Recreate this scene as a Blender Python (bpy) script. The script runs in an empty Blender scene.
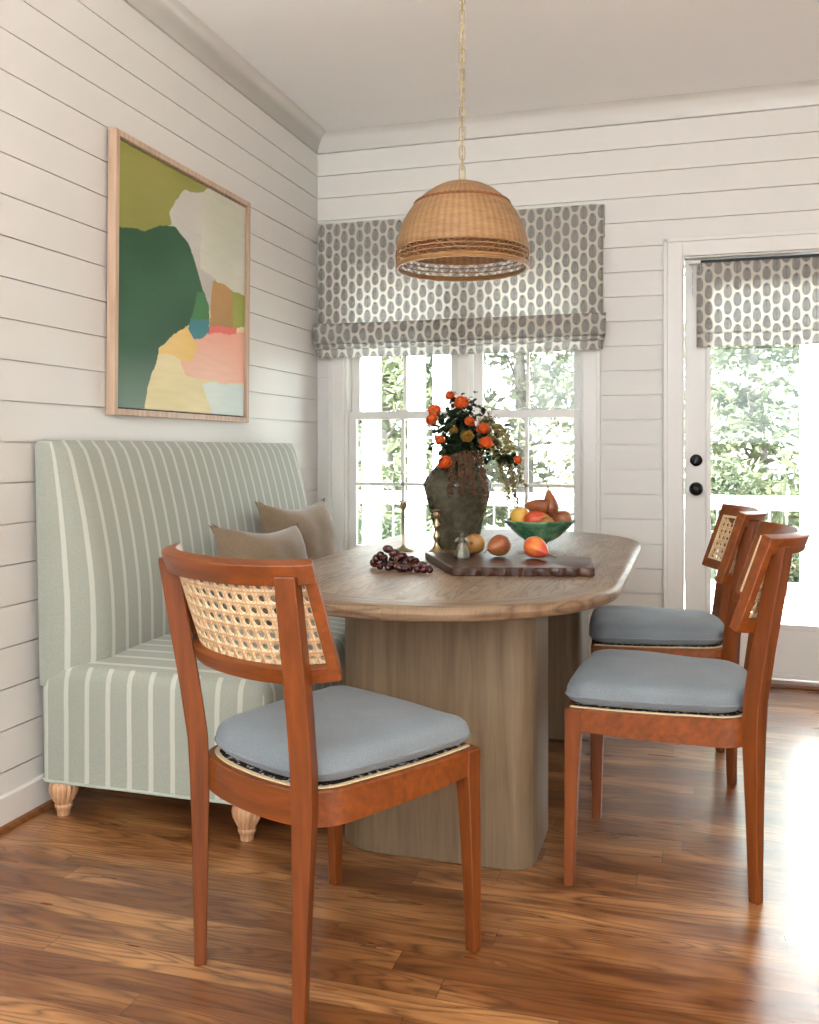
import bpy, bmesh, math, random
from math import sin, cos, pi, radians, sqrt, atan, hypot, floor
from mathutils import Vector, Matrix, Quaternion, noise
random.seed(7)
SC = bpy.context.scene
COL = SC.collection

# ------------------------------------------------------------------ camera
FPX, CX, YH, CAMH = 929.0, 409.5, 449.0, 1.13
YAW = atan((688 - CX) / FPX)
FW = (-sin(YAW), cos(YAW)); RT = (cos(YAW), sin(YAW))
CAM = (1.9515, -4.7480)
cd = bpy.data.cameras.new('camera'); cam = bpy.data.objects.new('camera', cd); COL.objects.link(cam)
cam.location = (CAM[0], CAM[1], CAMH); cam.rotation_euler = (pi / 2, 0, YAW)
cd.sensor_fit = 'HORIZONTAL'; cd.sensor_width = 36; cd.lens = FPX * 36 / 819
cd.shift_y = -63 / 819; cd.clip_start = 0.05; cd.clip_end = 200
SC.camera = cam

def at(px, py, Y):
    "photo pixel to the point of the vertical plane y = Y"
    u = (px - CX) / FPX
    rx, ry = FW[0] + u * RT[0], FW[1] + u * RT[1]
    d = (Y - CAM[1]) / ry
    return Vector((CAM[0] + d * rx, Y, CAMH - (py - YH) * d / FPX))

# ------------------------------------------------------------------ mesh helpers
class MB:
    def __init__(s): s.v = []; s.f = []; s.uv = {}; s.mi = []
    def add(s, vs, fs, M=None):
        o = len(s.v)
        for p in vs:
            p = Vector(p)
            s.v.append(M @ p if M else p)
        for f in fs: s.f.append([i + o for i in f])
        return o
    def box(s, x0, x1, y0, y1, z0, z1, M=None):
        vs = [(x, y, z) for z in (z0, z1) for y in (y0, y1) for x in (x0, x1)]
        s.add(vs, [(0, 2, 3, 1), (4, 5, 7, 6), (0, 1, 5, 4), (2, 6, 7, 3), (0, 4, 6, 2), (1, 3, 7, 5)], M)
    def loft(s, rings, cap=True, M=None, closed=True):
        n = len(rings[0]); vs = [p for r in rings for p in r]; fs = []
        for i in range(len(rings) - 1):
            for j in range(n if closed else n - 1):
                k = (j + 1) % n
                fs.append((i * n + j, i * n + k, (i + 1) * n + k, (i + 1) * n + j))
        if cap:
            fs.append(tuple(range(n))[::-1]); fs.append(tuple((len(rings) - 1) * n + j for j in range(n)))
        s.add(vs, fs, M)
    def lathe(s, prof, n=32, M=None, cap=True, fn=None):
        rings = []
        for r, z in prof:
            ring = []
            for j in range(n):
                a = 2 * pi * j / n
                rr = r * (fn(a, z) if fn else 1)
                ring.append((rr * cos(a), rr * sin(a), z))
            rings.append(ring)
        s.loft(rings, cap, M)
    def tube(s, pts, rad, n=8, closed=False, M=None):
        pts = [Vector(p) for p in pts]; m = len(pts)
        if not hasattr(rad, '__len__'): rad = [rad] * m
        rings = []; prev = None
        for i, p in enumerate(pts):
            if closed: t = pts[(i + 1) % m] - pts[i - 1]
            else: t = pts[min(i + 1, m - 1)] - pts[max(i - 1, 0)]
            if t.length < 1e-9: t = Vector((0, 0, 1))
            t.normalize()
            if prev is None:
                a = Vector((0, 0, 1)) if abs(t.z) < .9 else Vector((1, 0, 0))
                u = t.cross(a).normalized()
            else: u = (prev - t * prev.dot(t)).normalized()
            prev = u; w = t.cross(u)
            rings.append([p + (u * cos(2 * pi * k / n) + w * sin(2 * pi * k / n)) * rad[i] for k in range(n)])
        if closed:
            rings.append(rings[0]); s.loft(rings, False, M)
        else: s.loft(rings, True, M)
    def build(s, name, mat, parent=None, smooth=False, bevel=0, seg=2, angle=40, subsurf=0, uv=None):
        me = bpy.data.meshes.new(name); me.from_pydata([tuple(p) for p in s.v], [], s.f); me.update()
        bm = bmesh.new(); bm.from_mesh(me); bmesh.ops.recalc_face_normals(bm, faces=bm.faces); bm.to_mesh(me); bm.free()
        return link(name, me, mat, parent, smooth, bevel, seg, angle, subsurf, uv)

def link(name, me, mat, parent=None, smooth=False, bevel=0, seg=2, angle=40, subsurf=0, uv=None):
    o = bpy.data.objects.new(name, me); COL.objects.link(o)
    for m in (mat if isinstance(mat, (list, tuple)) else [mat]): me.materials.append(m)
    if uv:
        ul = me.uv_layers.new(name='UVMap')
        for l in me.loops: ul.data[l.index].uv = uv(me.vertices[l.vertex_index].co)
    if smooth or bevel:
        for p in me.polygons: p.use_smooth = True
        if angle < 179:
            bm = bmesh.new(); bm.from_mesh(me)
            for e in bm.edges:
                if len(e.link_faces) == 2 and e.calc_face_angle(0) > radians(angle): e.smooth = False
            bm.to_mesh(me); bm.free()
    if bevel:
        b = o.modifiers.new('bevel', 'BEVEL'); b.width = bevel; b.segments = seg; b.limit_method = 'ANGLE'; b.angle_limit = radians(35)
        b.harden_normals = True
        for e in me.edges: e.use_edge_sharp = False
    if subsurf:
        m = o.modifiers.new('sub', 'SUBSURF'); m.levels = subsurf; m.render_levels = subsurf
    if parent: o.parent = parent
    return o

def tag(o, label=None, cat=None, group=None, kind=None):
    if label: o['label'] = label
    if cat: o['category'] = cat
    if group: o['group'] = group
    if kind: o['kind'] = kind
    return o

def empty(name, loc=(0, 0, 0), rz=0, label=None, cat=None, group=None, kind=None):
    o = bpy.data.objects.new(name, None); COL.objects.link(o); o.empty_display_size = .05
    o.location = loc; o.rotation_euler = (0, 0, rz)
    return tag(o, label, cat, group, kind)

def copy_tree(o, parent=None):
    c = o.copy(); COL.objects.link(c); c.parent = parent
    for ch in list(o.children): copy_tree(ch, c)
    return c

# ------------------------------------------------------------------ material helpers
class NT:
    def __init__(s, name):
        s.m = bpy.data.materials.new(name); s.m.use_nodes = True; s.t = s.m.node_tree; s.b = s.t.nodes['Principled BSDF']
    def n(s, typ, **kw):
        x = s.t.nodes.new(typ)
        for k, v in kw.items():
            if k in x.inputs.keys(): s.set(x, k, v)
            else: setattr(x, k, v)
        return x
    def set(s, node, k, v):
        if isinstance(v, bpy.types.NodeSocket): s.t.links.new(v, node.inputs[k])
        else: node.inputs[k].default_value = v
    def math(s, op, a, b=None, c=None, clamp=False):
        x = s.t.nodes.new('ShaderNodeMath'); x.operation = op; x.use_clamp = clamp
        s.set(x, 0, a)
        if b is not None: s.set(x, 1, b)
        if c is not None: s.set(x, 2, c)
        return x.outputs[0]
    def mix(s, fac, a, b, mode='MIX'):
        x = s.t.nodes.new('ShaderNodeMix'); x.data_type = 'RGBA'; x.blend_type = mode
        s.set(x, 0, fac)
        s.set(x, 6, a if isinstance(a, bpy.types.NodeSocket) else (*a, 1)); s.set(x, 7, b if isinstance(b, bpy.types.NodeSocket) else (*b, 1))
        return x.outputs[2]
    def obj(s): return s.n('ShaderNodeTexCoord').outputs['Object']
    def uv(s): return s.n('ShaderNodeTexCoord').outputs['UV']
    def map(s, vec, scale=(1, 1, 1), loc=(0, 0, 0), rot=(0, 0, 0)):
        x = s.n('ShaderNodeMapping'); s.set(x, 'Vector', vec); x.inputs['Scale'].default_value = scale
        x.inputs['Location'].default_value = loc; x.inputs['Rotation'].default_value = rot
        return x.outputs[0]
    def noise(s, vec, scale=5, detail=4, rough=.5, dist=0):
        x = s.n('ShaderNodeTexNoise'); s.set(x, 'Vector', vec); x.inputs['Scale'].default_value = scale
        x.inputs['Detail'].default_value = detail; x.inputs['Roughness'].default_value = rough; x.inputs['Distortion'].default_value = dist
        return x.outputs[0]
    def ramp(s, fac, stops):
        x = s.n('ShaderNodeValToRGB'); s.set(x, 'Fac', fac); e = x.color_ramp.elements
        while len(e) < len(stops): e.new(.5)
        for i, (p, c) in enumerate(stops):
            e[i].position = p; e[i].color = (*c, 1) if hasattr(c, '__len__') else (c, c, c, 1)
        return x.outputs[0]
    def rng(s, v, a, b, c, d):
        x = s.n('ShaderNodeMapRange'); s.set(x, 'Value', v)
        for k, q in zip(('From Min', 'From Max', 'To Min', 'To Max'), (a, b, c, d)): x.inputs[k].default_value = q
        return x.outputs[0]
    def sep(s, v):
        x = s.n('ShaderNodeSeparateXYZ'); s.set(x, 0, v); return x.outputs
    def comb(s, x_, y_, z_):
        x = s.n('ShaderNodeCombineXYZ'); s.set(x, 0, x_); s.set(x, 1, y_); s.set(x, 2, z_); return x.outputs[0]
    def bump(s, h, strength=.3, dist=.01):
        x = s.n('ShaderNodeBump'); s.set(x, 'Height', h); x.inputs['Strength'].default_value = strength; x.inputs['Distance'].default_value = dist
        s.t.links.new(x.outputs[0], s.b.inputs['Normal'])
    def col(s, c): s.set(s.b, 'Base Color', c if isinstance(c, bpy.types.NodeSocket) else (*c, 1))
    def rough(s, r): s.set(s.b, 'Roughness', r)

def srgb(r, g, b):
    f = lambda c: (c / 255 / 12.92) if c / 255 <= .04045 else ((c / 255 + .055) / 1.055) ** 2.4
    return (f(r), f(g), f(b))

def plain(name, c, rough=.5, metal=0, var=.06, scale=12, bump=0, spec=None, coat=0, sheen=0, stretch=(1, 1, 1)):
    t = NT(name)
    o = t.map(t.obj(), stretch)
    nz = t.noise(o, scale, 4)
    t.col(t.mix(nz, [x * (1 - var * 2) for x in c], [min(1, x * (1 + var)) for x in c]))
    t.rough(rough); t.b.inputs['Metallic'].default_value = metal
    if spec is not None: t.b.inputs['Specular IOR Level'].default_value = spec
    if coat: t.b.inputs['Coat Weight'].default_value = coat
    if sheen: t.b.inputs['Sheen Weight'].default_value = sheen
    if bump: t.bump(t.noise(o, scale * 6, 3), bump, .004)
    return t.m

def wood(name, dark, mid, light, axis=2, scale=1.0, rough=.4, grain=1.0, coat=0, off=0, band=1.0):
    t = NT(name); o = t.obj()
    st = [14 * scale] * 3; st[axis] = 1.0 * scale
    v = t.map(o, st, (off, off, off))
    warp = t.noise(t.map(o, [3 * scale] * 2 + [1.2 * scale] if axis == 2 else [1.2 * scale, 3 * scale, 3 * scale]), 1.6, 2)
    a = t.noise(v, 1.6, 5, .6, .7)
    w = t.n('ShaderNodeTexWave'); t.set(w, 'Vector', v); w.wave_type = 'BANDS'; w.bands_direction = 'DIAGONAL'
    w.inputs['Scale'].default_value = .9; w.inputs['Distortion'].default_value = 6; w.inputs['Detail'].default_value = 3; w.inputs['Detail Scale'].default_value = 1.2
    st2 = [160 * scale] * 3; st2[axis] = 4 * scale
    pores = t.noise(t.map(o, st2), 1, 3, .7)
    m = t.math('ADD', t.math('MULTIPLY', a, .6), t.math('ADD', t.math('MULTIPLY', w.outputs[0], .3 * grain * band), .15 * grain * (1 - band)))
    m = t.math('ADD', m, t.math('MULTIPLY', t.math('SUBTRACT', pores, .5), .35 * grain))
    c = t.ramp(m, [(.18, dark), (.45, mid), (.75, light)])
    t.col(c); t.rough(rough)
    if coat: t.b.inputs['Coat Weight'].default_value = coat; t.b.inputs['Coat Roughness'].default_value = .15
    t.bump(t.math('ADD', pores, t.math('MULTIPLY', w.outputs[0], .2 * band)), .12, .002)
    return t.m

M = {}
M['paint'] = plain('white_paint', srgb(217, 214, 208), .42, var=.012, scale=3, bump=.02)
M['ceil'] = plain('ceiling_paint', srgb(248, 247, 246), .7, var=.01, scale=2)
M['trim'] = plain('trim_paint', srgb(222, 219, 213), .32, var=.01, scale=5)
M['black'] = plain('black_iron', (.012, .011, .011), .3, metal=.6, var=.1)
M['steel'] = plain('grey_steel', (.25, .25, .26), .35, metal=.9)
M['brass'] = plain('aged_brass', (.50, .39, .22), .3, metal=1, var=.18, scale=60)
M['chainbrass'] = plain('pale_brass', (.66, .55, .32), .3, metal=1, var=.1, scale=60)
M['pewter'] = plain('pewter', (.26, .25, .20), .42, metal=1, var=.3, scale=90, bump=.3)
M['cherry'] = wood('cherry_wood', srgb(84, 38, 8), srgb(125, 62, 15), srgb(150, 80, 25), 2, 1.6, .45, .4, coat=.04, band=.35)
M['cherryx'] = wood('cherry_wood_rail', srgb(90, 41, 8), srgb(134, 67, 16), srgb(160, 85, 26), 0, 1.6, .42, .4, coat=.06, band=.3)
M['tablewood'] = wood('limed_oak_top', srgb(120, 92, 70), srgb(160, 130, 104), srgb(186, 160, 134), 1, .8, .42, .8)
M['pedwood'] = wood('limed_oak_pedestal', srgb(88, 70, 50), srgb(118, 99, 75), srgb(140, 121, 95), 2, 1.3, .55, 1.0, band=.12)
M['footwood'] = wood('carved_pale_wood', srgb(170, 122, 84), srgb(206, 162, 122), srgb(224, 188, 150), 2, 3, .5, .5)
M['framewood'] = wood('maple_frame', srgb(170, 140, 116), srgb(196, 168, 143), srgb(208, 183, 160), 2, 1.5, .45, .4)
M['shoewood'] = wood('oak_shoe', srgb(92, 54, 28), srgb(128, 80, 44), srgb(150, 98, 58), 0, 1, .4, .5)
M['walnut'] = wood('walnut_board', srgb(42, 22, 14), srgb(66, 38, 25), srgb(92, 56, 38), 0, 2, .35, .6)
M['cream'] = plain('cream_cane_spline', srgb(226, 202, 160), .5, var=.08, scale=80)

def floor_mat():
    t = NT('oak_floor'); o = t.obj(); s = t.sep(o)
    bw, bl = .0785, 1.15
    vy = t.math('DIVIDE', s[1], bw); row = t.math('FLOOR', vy); fy = t.math('FRACT', vy)
    rr = t.n('ShaderNodeTexWhiteNoise', noise_dimensions='1D'); t.set(rr, 'W', row)
    vx = t.math('ADD', t.math('DIVIDE', s[0], bl), t.math('MULTIPLY', rr.outputs['Value'], 7.3))
    cell = t.math('FLOOR', vx); fx = t.math('FRACT', vx)
    wn = t.n('ShaderNodeTexWhiteNoise', noise_dimensions='2D'); t.set(wn, 'Vector', t.comb(row, cell, 0.))
    rnd = wn.outputs['Value']; rc = t.sep(wn.outputs['Color'])
    # each board its own slice of wood; cathedral figure from a stretched noise field drawn as contour lines
    loc = t.comb(t.math('ADD', t.math('MULTIPLY', s[0], 1.15), t.math('MULTIPLY', rc[0], 37.)),
                 t.math('ADD', t.math('MULTIPLY', s[1], 10.5), t.math('MULTIPLY', rc[1], 23.)), t.math('MULTIPLY', rnd, 11.))
    base = t.noise(loc, 1.0, 2.0, .45, .3)
    rings = t.math('FRACT', t.math('MULTIPLY', base, t.rng(rc[2], 0, 1, 9, 20)))
    saw = t.math('ABSOLUTE', t.math('SUBTRACT', t.math('MULTIPLY', rings, 2.), 1.))
    line = t.math('POWER', saw, 2.2)
    fine = t.noise(t.map(o, (9, 260, 1)), 1, 3, .65)
    pore = t.noise(t.map(o, (22, 420, 1)), 1, 2, .6)
    mod = t.noise(t.map(o, (2.2, 9, 1)), 1, 3, .5)
    tone = t.math('ADD', t.math('ADD', t.math('MULTIPLY', rnd, .13), .035), t.math('MULTIPLY', mod, .6))
    col = t.ramp(tone, [(.15, srgb(90, 50, 24)), (.36, srgb(136, 83, 43)), (.56, srgb(214, 156, 98))])
    gl = t.math('MULTIPLY', line, t.rng(pore, .35, .6, .6, 1.15))
    gl = t.math('MULTIPLY', gl, t.rng(mod, .3, .65, 1.0, .75))
    col = t.mix(t.math('MULTIPLY', gl, .9, clamp=True), col, srgb(78, 38, 15))
    col = t.mix(t.rng(fine, .38, .66, .26, 0), col, srgb(88, 46, 20))
    ed = t.math('MINIMUM', fy, t.math('SUBTRACT', 1., fy))
    ex = t.math('MULTIPLY', t.math('MINIMUM', fx, t.math('SUBTRACT', 1., fx)), bl / bw)
    seam = t.math('LESS_THAN', t.math('MINIMUM', ed, ex), .011)
    col = t.mix(t.math('MULTIPLY', seam, .7), col, srgb(50, 24, 10))
    t.col(col)
    t.rough(t.math('ADD', .22, t.math('MULTIPLY', t.noise(t.map(o, (3, 14, 1)), 1, 3), .16)))
    t.b.inputs['Coat Weight'].default_value = .5; t.b.inputs['Coat Roughness'].default_value = .2
    h = t.math('SUBTRACT', t.math('MULTIPLY', fine, .3), t.math('MULTIPLY', seam, 1.2))
    h = t.math('ADD', h, t.math('MULTIPLY', t.noise(t.map(o, (2, 12, 1)), 1, 2), 2.2))
    t.bump(h, .22, .0022)
    return t.m
M['floor'] = floor_mat()

def stripe_mat(use_uv=False):
    t = NT('sage_striped_linen'); o = t.obj(); s = t.sep(o)
    g = t.n('ShaderNodeNewGeometry'); tn = t.n('ShaderNodeVectorTransform', vector_type='NORMAL', convert_from='WORLD', convert_to='OBJECT')
    t.set(tn, 'Vector', g.outputs['True Normal']); ny = t.math('ABSOLUTE', t.sep(tn.outputs[0])[1])
    sel = t.math('GREATER_THAN', ny, .72)
    c = t.sep(t.uv())[0] if use_uv else t.math('ADD', t.math('MULTIPLY', s[0], sel), t.math('MULTIPLY', s[1], t.math('SUBTRACT', 1., sel)))
    wob = t.math('MULTIPLY', t.math('SUBTRACT', t.noise(t.map(o, (3, 3, 3)), 2, 2), .5), .006)
    f = t.math('FRACT', t.math('ADD', t.math('DIVIDE', t.math('ADD', c, wob), .0735), .42))
    d = t.math('ABSOLUTE', t.math('SUBTRACT', f, .5))
    st = t.rng(d, .095, .125, 1, 0)
    weave = t.noise(t.map(o, (220, 220, 220)), 1, 2, .7)
    weave2 = t.noise(t.map(o, (500, 500, 30)), 1, 1)
    base = t.mix(weave, srgb(142, 146, 134), srgb(168, 171, 158))
    strc = t.mix(weave2, srgb(190, 194, 181), srgb(208, 210, 198))
    t.col(t.mix(t.math('MULTIPLY', st, .72), base, strc)); t.rough(.92); t.b.inputs['Sheen Weight'].default_value = .15
    t.bump(weave, .15, .002)
    return t.m
M['stripe'] = stripe_mat(); M['stripe_uv'] = stripe_mat(True)

def fabric(name, c1, c2, scale=160, sheen=.3, bump=.25):
    t = NT(name); o = t.obj()
    w = t.noise(t.map(o, (1, 1, 1)), scale, 3, .6); big = t.noise(o, 6, 3)
    c = t.mix(w, c1, c2); t.col(t.mix(t.rng(big, .35, .7, 0, .35), c, [x * .82 for x in c1])); t.rough(.9)
    t.b.inputs['Sheen Weight'].default_value = sheen; t.bump(w, bump, .0015)
    return t.m
M['cushion'] = fabric('blue_grey_chenille', srgb(104, 112, 118), srgb(138, 146, 152), 240, .15)
M['pillow'] = fabric('taupe_velvet', srgb(112, 92, 70), srgb(142, 122, 96), 120, .35, .1)
M['piping'] = fabric('sage_piping', srgb(168, 176, 160), srgb(194, 200, 186), 200, .1)

def block_print():
    t = NT('block_print_cotton'); u = t.sep(t.uv())
    fx, fz = .088, .0785
    vs = []
    nz = t.noise(t.map(t.uv(), (1, 1, 1)), 150, 2, .7); nz2 = t.noise(t.map(t.uv(), (1, 1, 1)), 90, 2, .5)
    for k in (0., .5):
        a = t.math('SUBTRACT', t.math('FRACT', t.math('ADD', t.math('DIVIDE', u[0], fx), k)), .5)
        b = t.math('SUBTRACT', t.math('FRACT', t.math('ADD', t.math('DIVIDE', u[1], fz), k)), .5)
        # egg outline: narrower towards the top
        wdt = t.math('SUBTRACT', .215, t.math('MULTIPLY', b, .07))
        ea = t.math('POWER', t.math('ABSOLUTE', t.math('DIVIDE', a, wdt)), 2.)
        eb = t.math('POWER', t.math('ABSOLUTE', t.math('DIVIDE', b, .45)), 2.)
        e = t.math('ADD', ea, eb)
        # leaf ribs: chevrons rising from a middle stem
        rib = t.math('SINE', t.math('ADD', t.math('MULTIPLY', b, 34.), t.math('MULTIPLY', t.math('ABSOLUTE', a), -60.)))
        stem = t.math('LESS_THAN', t.math('ABSOLUTE', a), .018)
        inside = t.rng(e, .80, 1.02, 1, 0)
        edge = t.rng(e, .45, .8, 0, .55)
        ink = t.math('ADD', .28, t.math('ADD', t.math('MULTIPLY', t.rng(rib, -.4, .4, 0, 1), .6), t.math('MULTIPLY', edge, .55)), clamp=True)
        ink = t.math('MAXIMUM', ink, stem)
        ink = t.math('MULTIPLY', ink, t.rng(nz, .38, .58, .4, 1.3))
        vs.append(t.math('MULTIPLY', t.math('MULTIPLY', inside, ink), t.rng(nz2, .25, .6, .75, 1)))
    ink = t.math('MAXIMUM', vs[0], vs[1])
    c = t.mix(t.math('MULTIPLY', ink, .92, clamp=True), srgb(238, 233, 222), srgb(44, 43, 44))
    t.col(c); t.rough(.9)
    tr = t.n('ShaderNodeBsdfTranslucent'); t.set(tr, 'Color', t.mix(.3, c, (.80, .85, .95)))
    mx = t.n('ShaderNodeMixShader'); mx.inputs[0].default_value = .5
    t.t.links.new(t.b.outputs[0], mx.inputs[1]); t.t.links.new(tr.outputs[0], mx.inputs[2])
    t.t.links.new(mx.outputs[0], t.t.nodes['Material Output'].inputs['Surface'])
    return t.m
M['print'] = block_print()

def glass_mat():
    t = NT('window_glass'); t.t.nodes.remove(t.b)
    a = t.n('ShaderNodeBsdfTransparent'); a.inputs[0].default_value = (.97, .985, .975, 1)
    g = t.n('ShaderNodeBsdfGlossy'); g.inputs['Roughness'].default_value = .02
    fr = t.n('ShaderNodeFresnel'); fr.inputs[0].default_value = 1.35
    mx = t.n('ShaderNodeMixShader'); t.t.links.new(fr.outputs[0], mx.inputs[0])
    t.t.links.new(a.outputs[0], mx.inputs[1]); t.t.links.new(g.outputs[0], mx.inputs[2])
    t.t.links.new(mx.outputs[0], t.t.nodes['Material Output'].inputs['Surface'])
    return t.m
M['glass'] = glass_mat()

def cane_mat(name, light, mid, line):
    t = NT(name); u = t.sep(t.uv())   # uv in cell units
    a = t.math('SUBTRACT', t.math('FRACT', u[0]), .5); b = t.math('SUBTRACT', t.math('FRACT', u[1]), .5)
    d1 = t.math('ABSOLUTE', t.math('SUBTRACT', t.math('FRACT', t.math('ADD', u[0], u[1])), .5))
    d2 = t.math('ABSOLUTE', t.math('SUBTRACT', t.math('FRACT', t.math('SUBTRACT', u[0], u[1])), .5))
    ln = t.rng(t.math('MINIMUM', d1, d2), .03, .09, 1, 0)
    h = t.rng(t.math('SUBTRACT', .5, t.math('ABSOLUTE', b)), .05, .1, 1, 0)
    v = t.rng(t.math('SUBTRACT', .5, t.math('ABSOLUTE', a)), .04, .08, 1, 0)
    n = t.noise(t.map(t.uv(), (1, 1, 1)), 3, 3)
    c = t.mix(n, mid, light); c = t.mix(t.math('MULTIPLY', t.math('MAXIMUM', ln, t.math('MAXIMUM', h, v)), .65), c, line)
    t.col(c); t.rough(.5); t.bump(t.math('MAXIMUM', ln, t.math('MAXIMUM', h, v)), .4, .001)
    return t.m
M['cane'] = cane_mat('natural_cane', srgb(240, 218, 180), srgb(228, 198, 154), srgb(184, 130, 78))

def speckle_mat():
    t = NT('dark_speckled_weave'); v = t.noise(t.map(t.obj(), (1, 1, 1)), 90, 1, .5)
    t.col(t.mix(t.rng(v, .58, .64, 0, 1), srgb(26, 22, 22), srgb(216, 208, 200))); t.rough(.8)
    return t.m
M['speckle'] = speckle_mat()

def wicker_mat():
    t = NT('woven_rattan'); o = t.obj(); s = t.sep(o)
    ang = t.math('ARCTAN2', s[1], s[0])
    ribs = t.math('SINE', t.math('MULTIPLY', ang, 56.)); rows = t.math('SINE', t.math('MULTIPLY', s[2], 900.))
    wv = t.math('MULTIPLY', ribs, rows); n = t.noise(t.map(o, (6, 6, 30)), 3, 3); n2 = t.noise(o, 7, 2)
    f = t.math('ADD', t.math('MULTIPLY', ribs, .08), t.math('ADD', t.math('MULTIPLY', wv, .09), t.math('ADD', t.math('MULTIPLY', n, .5), t.math('MULTIPLY', n2, .3))))
    t.col(t.ramp(f, [(.05, srgb(116, 82, 50)), (.4, srgb(158, 120, 80)), (.75, srgb(188, 152, 110))])); t.rough(.5)
    t.bump(t.math('ADD', t.math('MULTIPLY', wv, .6), t.math('MULTIPLY', ribs, .6)), .4, .002)
    return t.m
M['wicker'] = wicker_mat()
M['rattan'] = plain('rattan_strand', srgb(160, 118, 74), .5, var=.15, scale=60)
M['rattandark'] = plain('dark_rattan_braid', srgb(138, 84, 48), .5, var=.2, scale=80)

def bowl_mat():
    t = NT('green_glaze'); o = t.obj(); n = t.noise(o, 14, 6, .65, .6); n2 = t.noise(o, 60, 3)
    c = t.ramp(n, [(.28, srgb(24, 66, 46)), (.48, srgb(50, 112, 80)), (.66, srgb(116, 160, 122))])
    t.col(t.mix(t.rng(n2, .6, .7, 0, .5), c, srgb(150, 150, 110))); t.rough(.25); t.bump(n, .3, .004)
    return t.m
M['bowl'] = bowl_mat()

def vase_mat():
    t = NT('dark_olive_glaze'); o = t.obj(); n = t.noise(o, 9, 5, .6, .8); n2 = t.noise(o, 45, 3)
    c = t.ramp(n, [(.3, srgb(52, 48, 38)), (.52, srgb(74, 70, 55)), (.75, srgb(94, 89, 72))])
    t.col(t.mix(t.rng(n2, .55, .75, 0, .05), c, srgb(110, 102, 82))); t.rough(t.rng(n2, .3, .7, .22, .32)); t.bump(n, .06, .004)
    return t.m
M['vase'] = vase_mat()

def fruit_mat(name, a, b, c, scale=9, speck=.25, rough=.35):
    t = NT(name); o = t.obj(); z = t.sep(o)[2]
    n = t.noise(o, scale, 3, .5, .4); sp = t.noise(o, 320, 1)
    f = t.ramp(t.math('ADD', n, t.math('MULTIPLY', z, 2.2)), [(.35, a), (.52, b), (.7, c)])
    t.col(t.mix(t.rng(sp, .62, .7, 0, speck), f, srgb(240, 200, 140))); t.rough(rough)
    t.b.inputs['Subsurface Weight'].default_value = .05
    return t.m
M['fr_yellow'] = fruit_mat('yellow_red_fruit', srgb(206, 96, 40), srgb(222, 172, 70), srgb(230, 186, 84))
M['fr_red'] = fruit_mat('red_pear', srgb(176, 44, 26), srgb(206, 74, 36), srgb(224, 142, 70))
M['fr_brown'] = fruit_mat('russet_pear', srgb(118, 62, 36), srgb(150, 86, 48), srgb(160, 98, 56))
M['fr_gold'] = fruit_mat('golden_russet_pear', srgb(128, 88, 40), srgb(164, 116, 58), srgb(150, 100, 48))
M['fr_ripe'] = fruit_mat('red_and_gold_pear', srgb(216, 148, 62), srgb(206, 84, 44), srgb(168, 40, 30))
M['grape'] = plain('dark_red_grape', srgb(74, 22, 22), .18, var=.5, scale=30, coat=.3)
M['stemwood'] = plain('woody_stem', srgb(96, 66, 36), .7)
M['leaf'] = plain('dark_green_leaf', srgb(34, 56, 30), .45, var=.35, scale=30)
M['rose'] = plain('orange_petals', srgb(238, 108, 44), .6, var=.25, scale=50)
M['rosey'] = plain('yellow_orange_petals', srgb(170, 128, 48), .6, var=.3, scale=50)
M['amaranth'] = plain('dried_russet_seed', srgb(98, 70, 46), .85, var=.4, scale=60)
M['amaranthg'] = plain('dried_olive_seed', srgb(140, 128, 78), .85, var=.35, scale=60)
M['bark'] = plain('tree_bark', (.2, .18, .16), .9, var=.2)
def foliage_mat(name, c1, c2):
    t = NT(name); n = t.noise(t.obj(), 1.2, 3); n2 = t.noise(t.obj(), 9, 2)
    c = t.mix(t.rng(t.math('ADD', n, t.math('MULTIPLY', n2, .5)), .5, 1., 0, 1), c1, c2); t.col(c); t.rough(.6)
    tr = t.n('ShaderNodeBsdfTranslucent'); t.set(tr, 'Color', c)
    mx = t.n('ShaderNodeMixShader'); mx.inputs[0].default_value = .5
    t.t.links.new(t.b.outputs[0], mx.inputs[1]); t.t.links.new(tr.outputs[0], mx.inputs[2])
    t.t.links.new(mx.outputs[0], t.t.nodes['Material Output'].inputs['Surface'])
    return t.m
M['fol1'] = foliage_mat('pale_green_foliage', (.10, .125, .065), (.25, .275, .17))
M['fol2'] = foliage_mat('yellow_green_foliage', (.13, .14, .09), (.30, .305, .21))
M['fol3'] = foliage_mat('hedge_foliage', (.042, .06, .035), (.11, .135, .08))
M['deck'] = plain('pale_deck_paint', srgb(232, 230, 226), .6, var=.03)
M['ext'] = plain('exterior_white', srgb(236, 236, 234), .6, var=.02)
M['lawn'] = plain('lawn_grass', (.08, .10, .05), .9, var=.25, scale=3)

# ------------------------------------------------------------------ the setting
XR, YB, ZC = 4.3, -6.4, 2.84          # right wall, rear edge of the room, ceiling height
GZ = 2.75; BH = .1230                 # top groove, board height
WO = (.161, 1.443, .52, 2.10)         # window opening
DO = (1.925, 2.845, 0.0, 2.072)       # door opening
mb = MB(); mb.box(-.15, XR, YB, .16, -.1, 0); tag(mb.build('floor', M['floor']), kind='structure')
mb = MB(); mb.box(-.15, XR + .15, YB, .16, ZC, ZC + .15); tag(mb.build('ceiling', M['ceil']), kind='structure')

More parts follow.
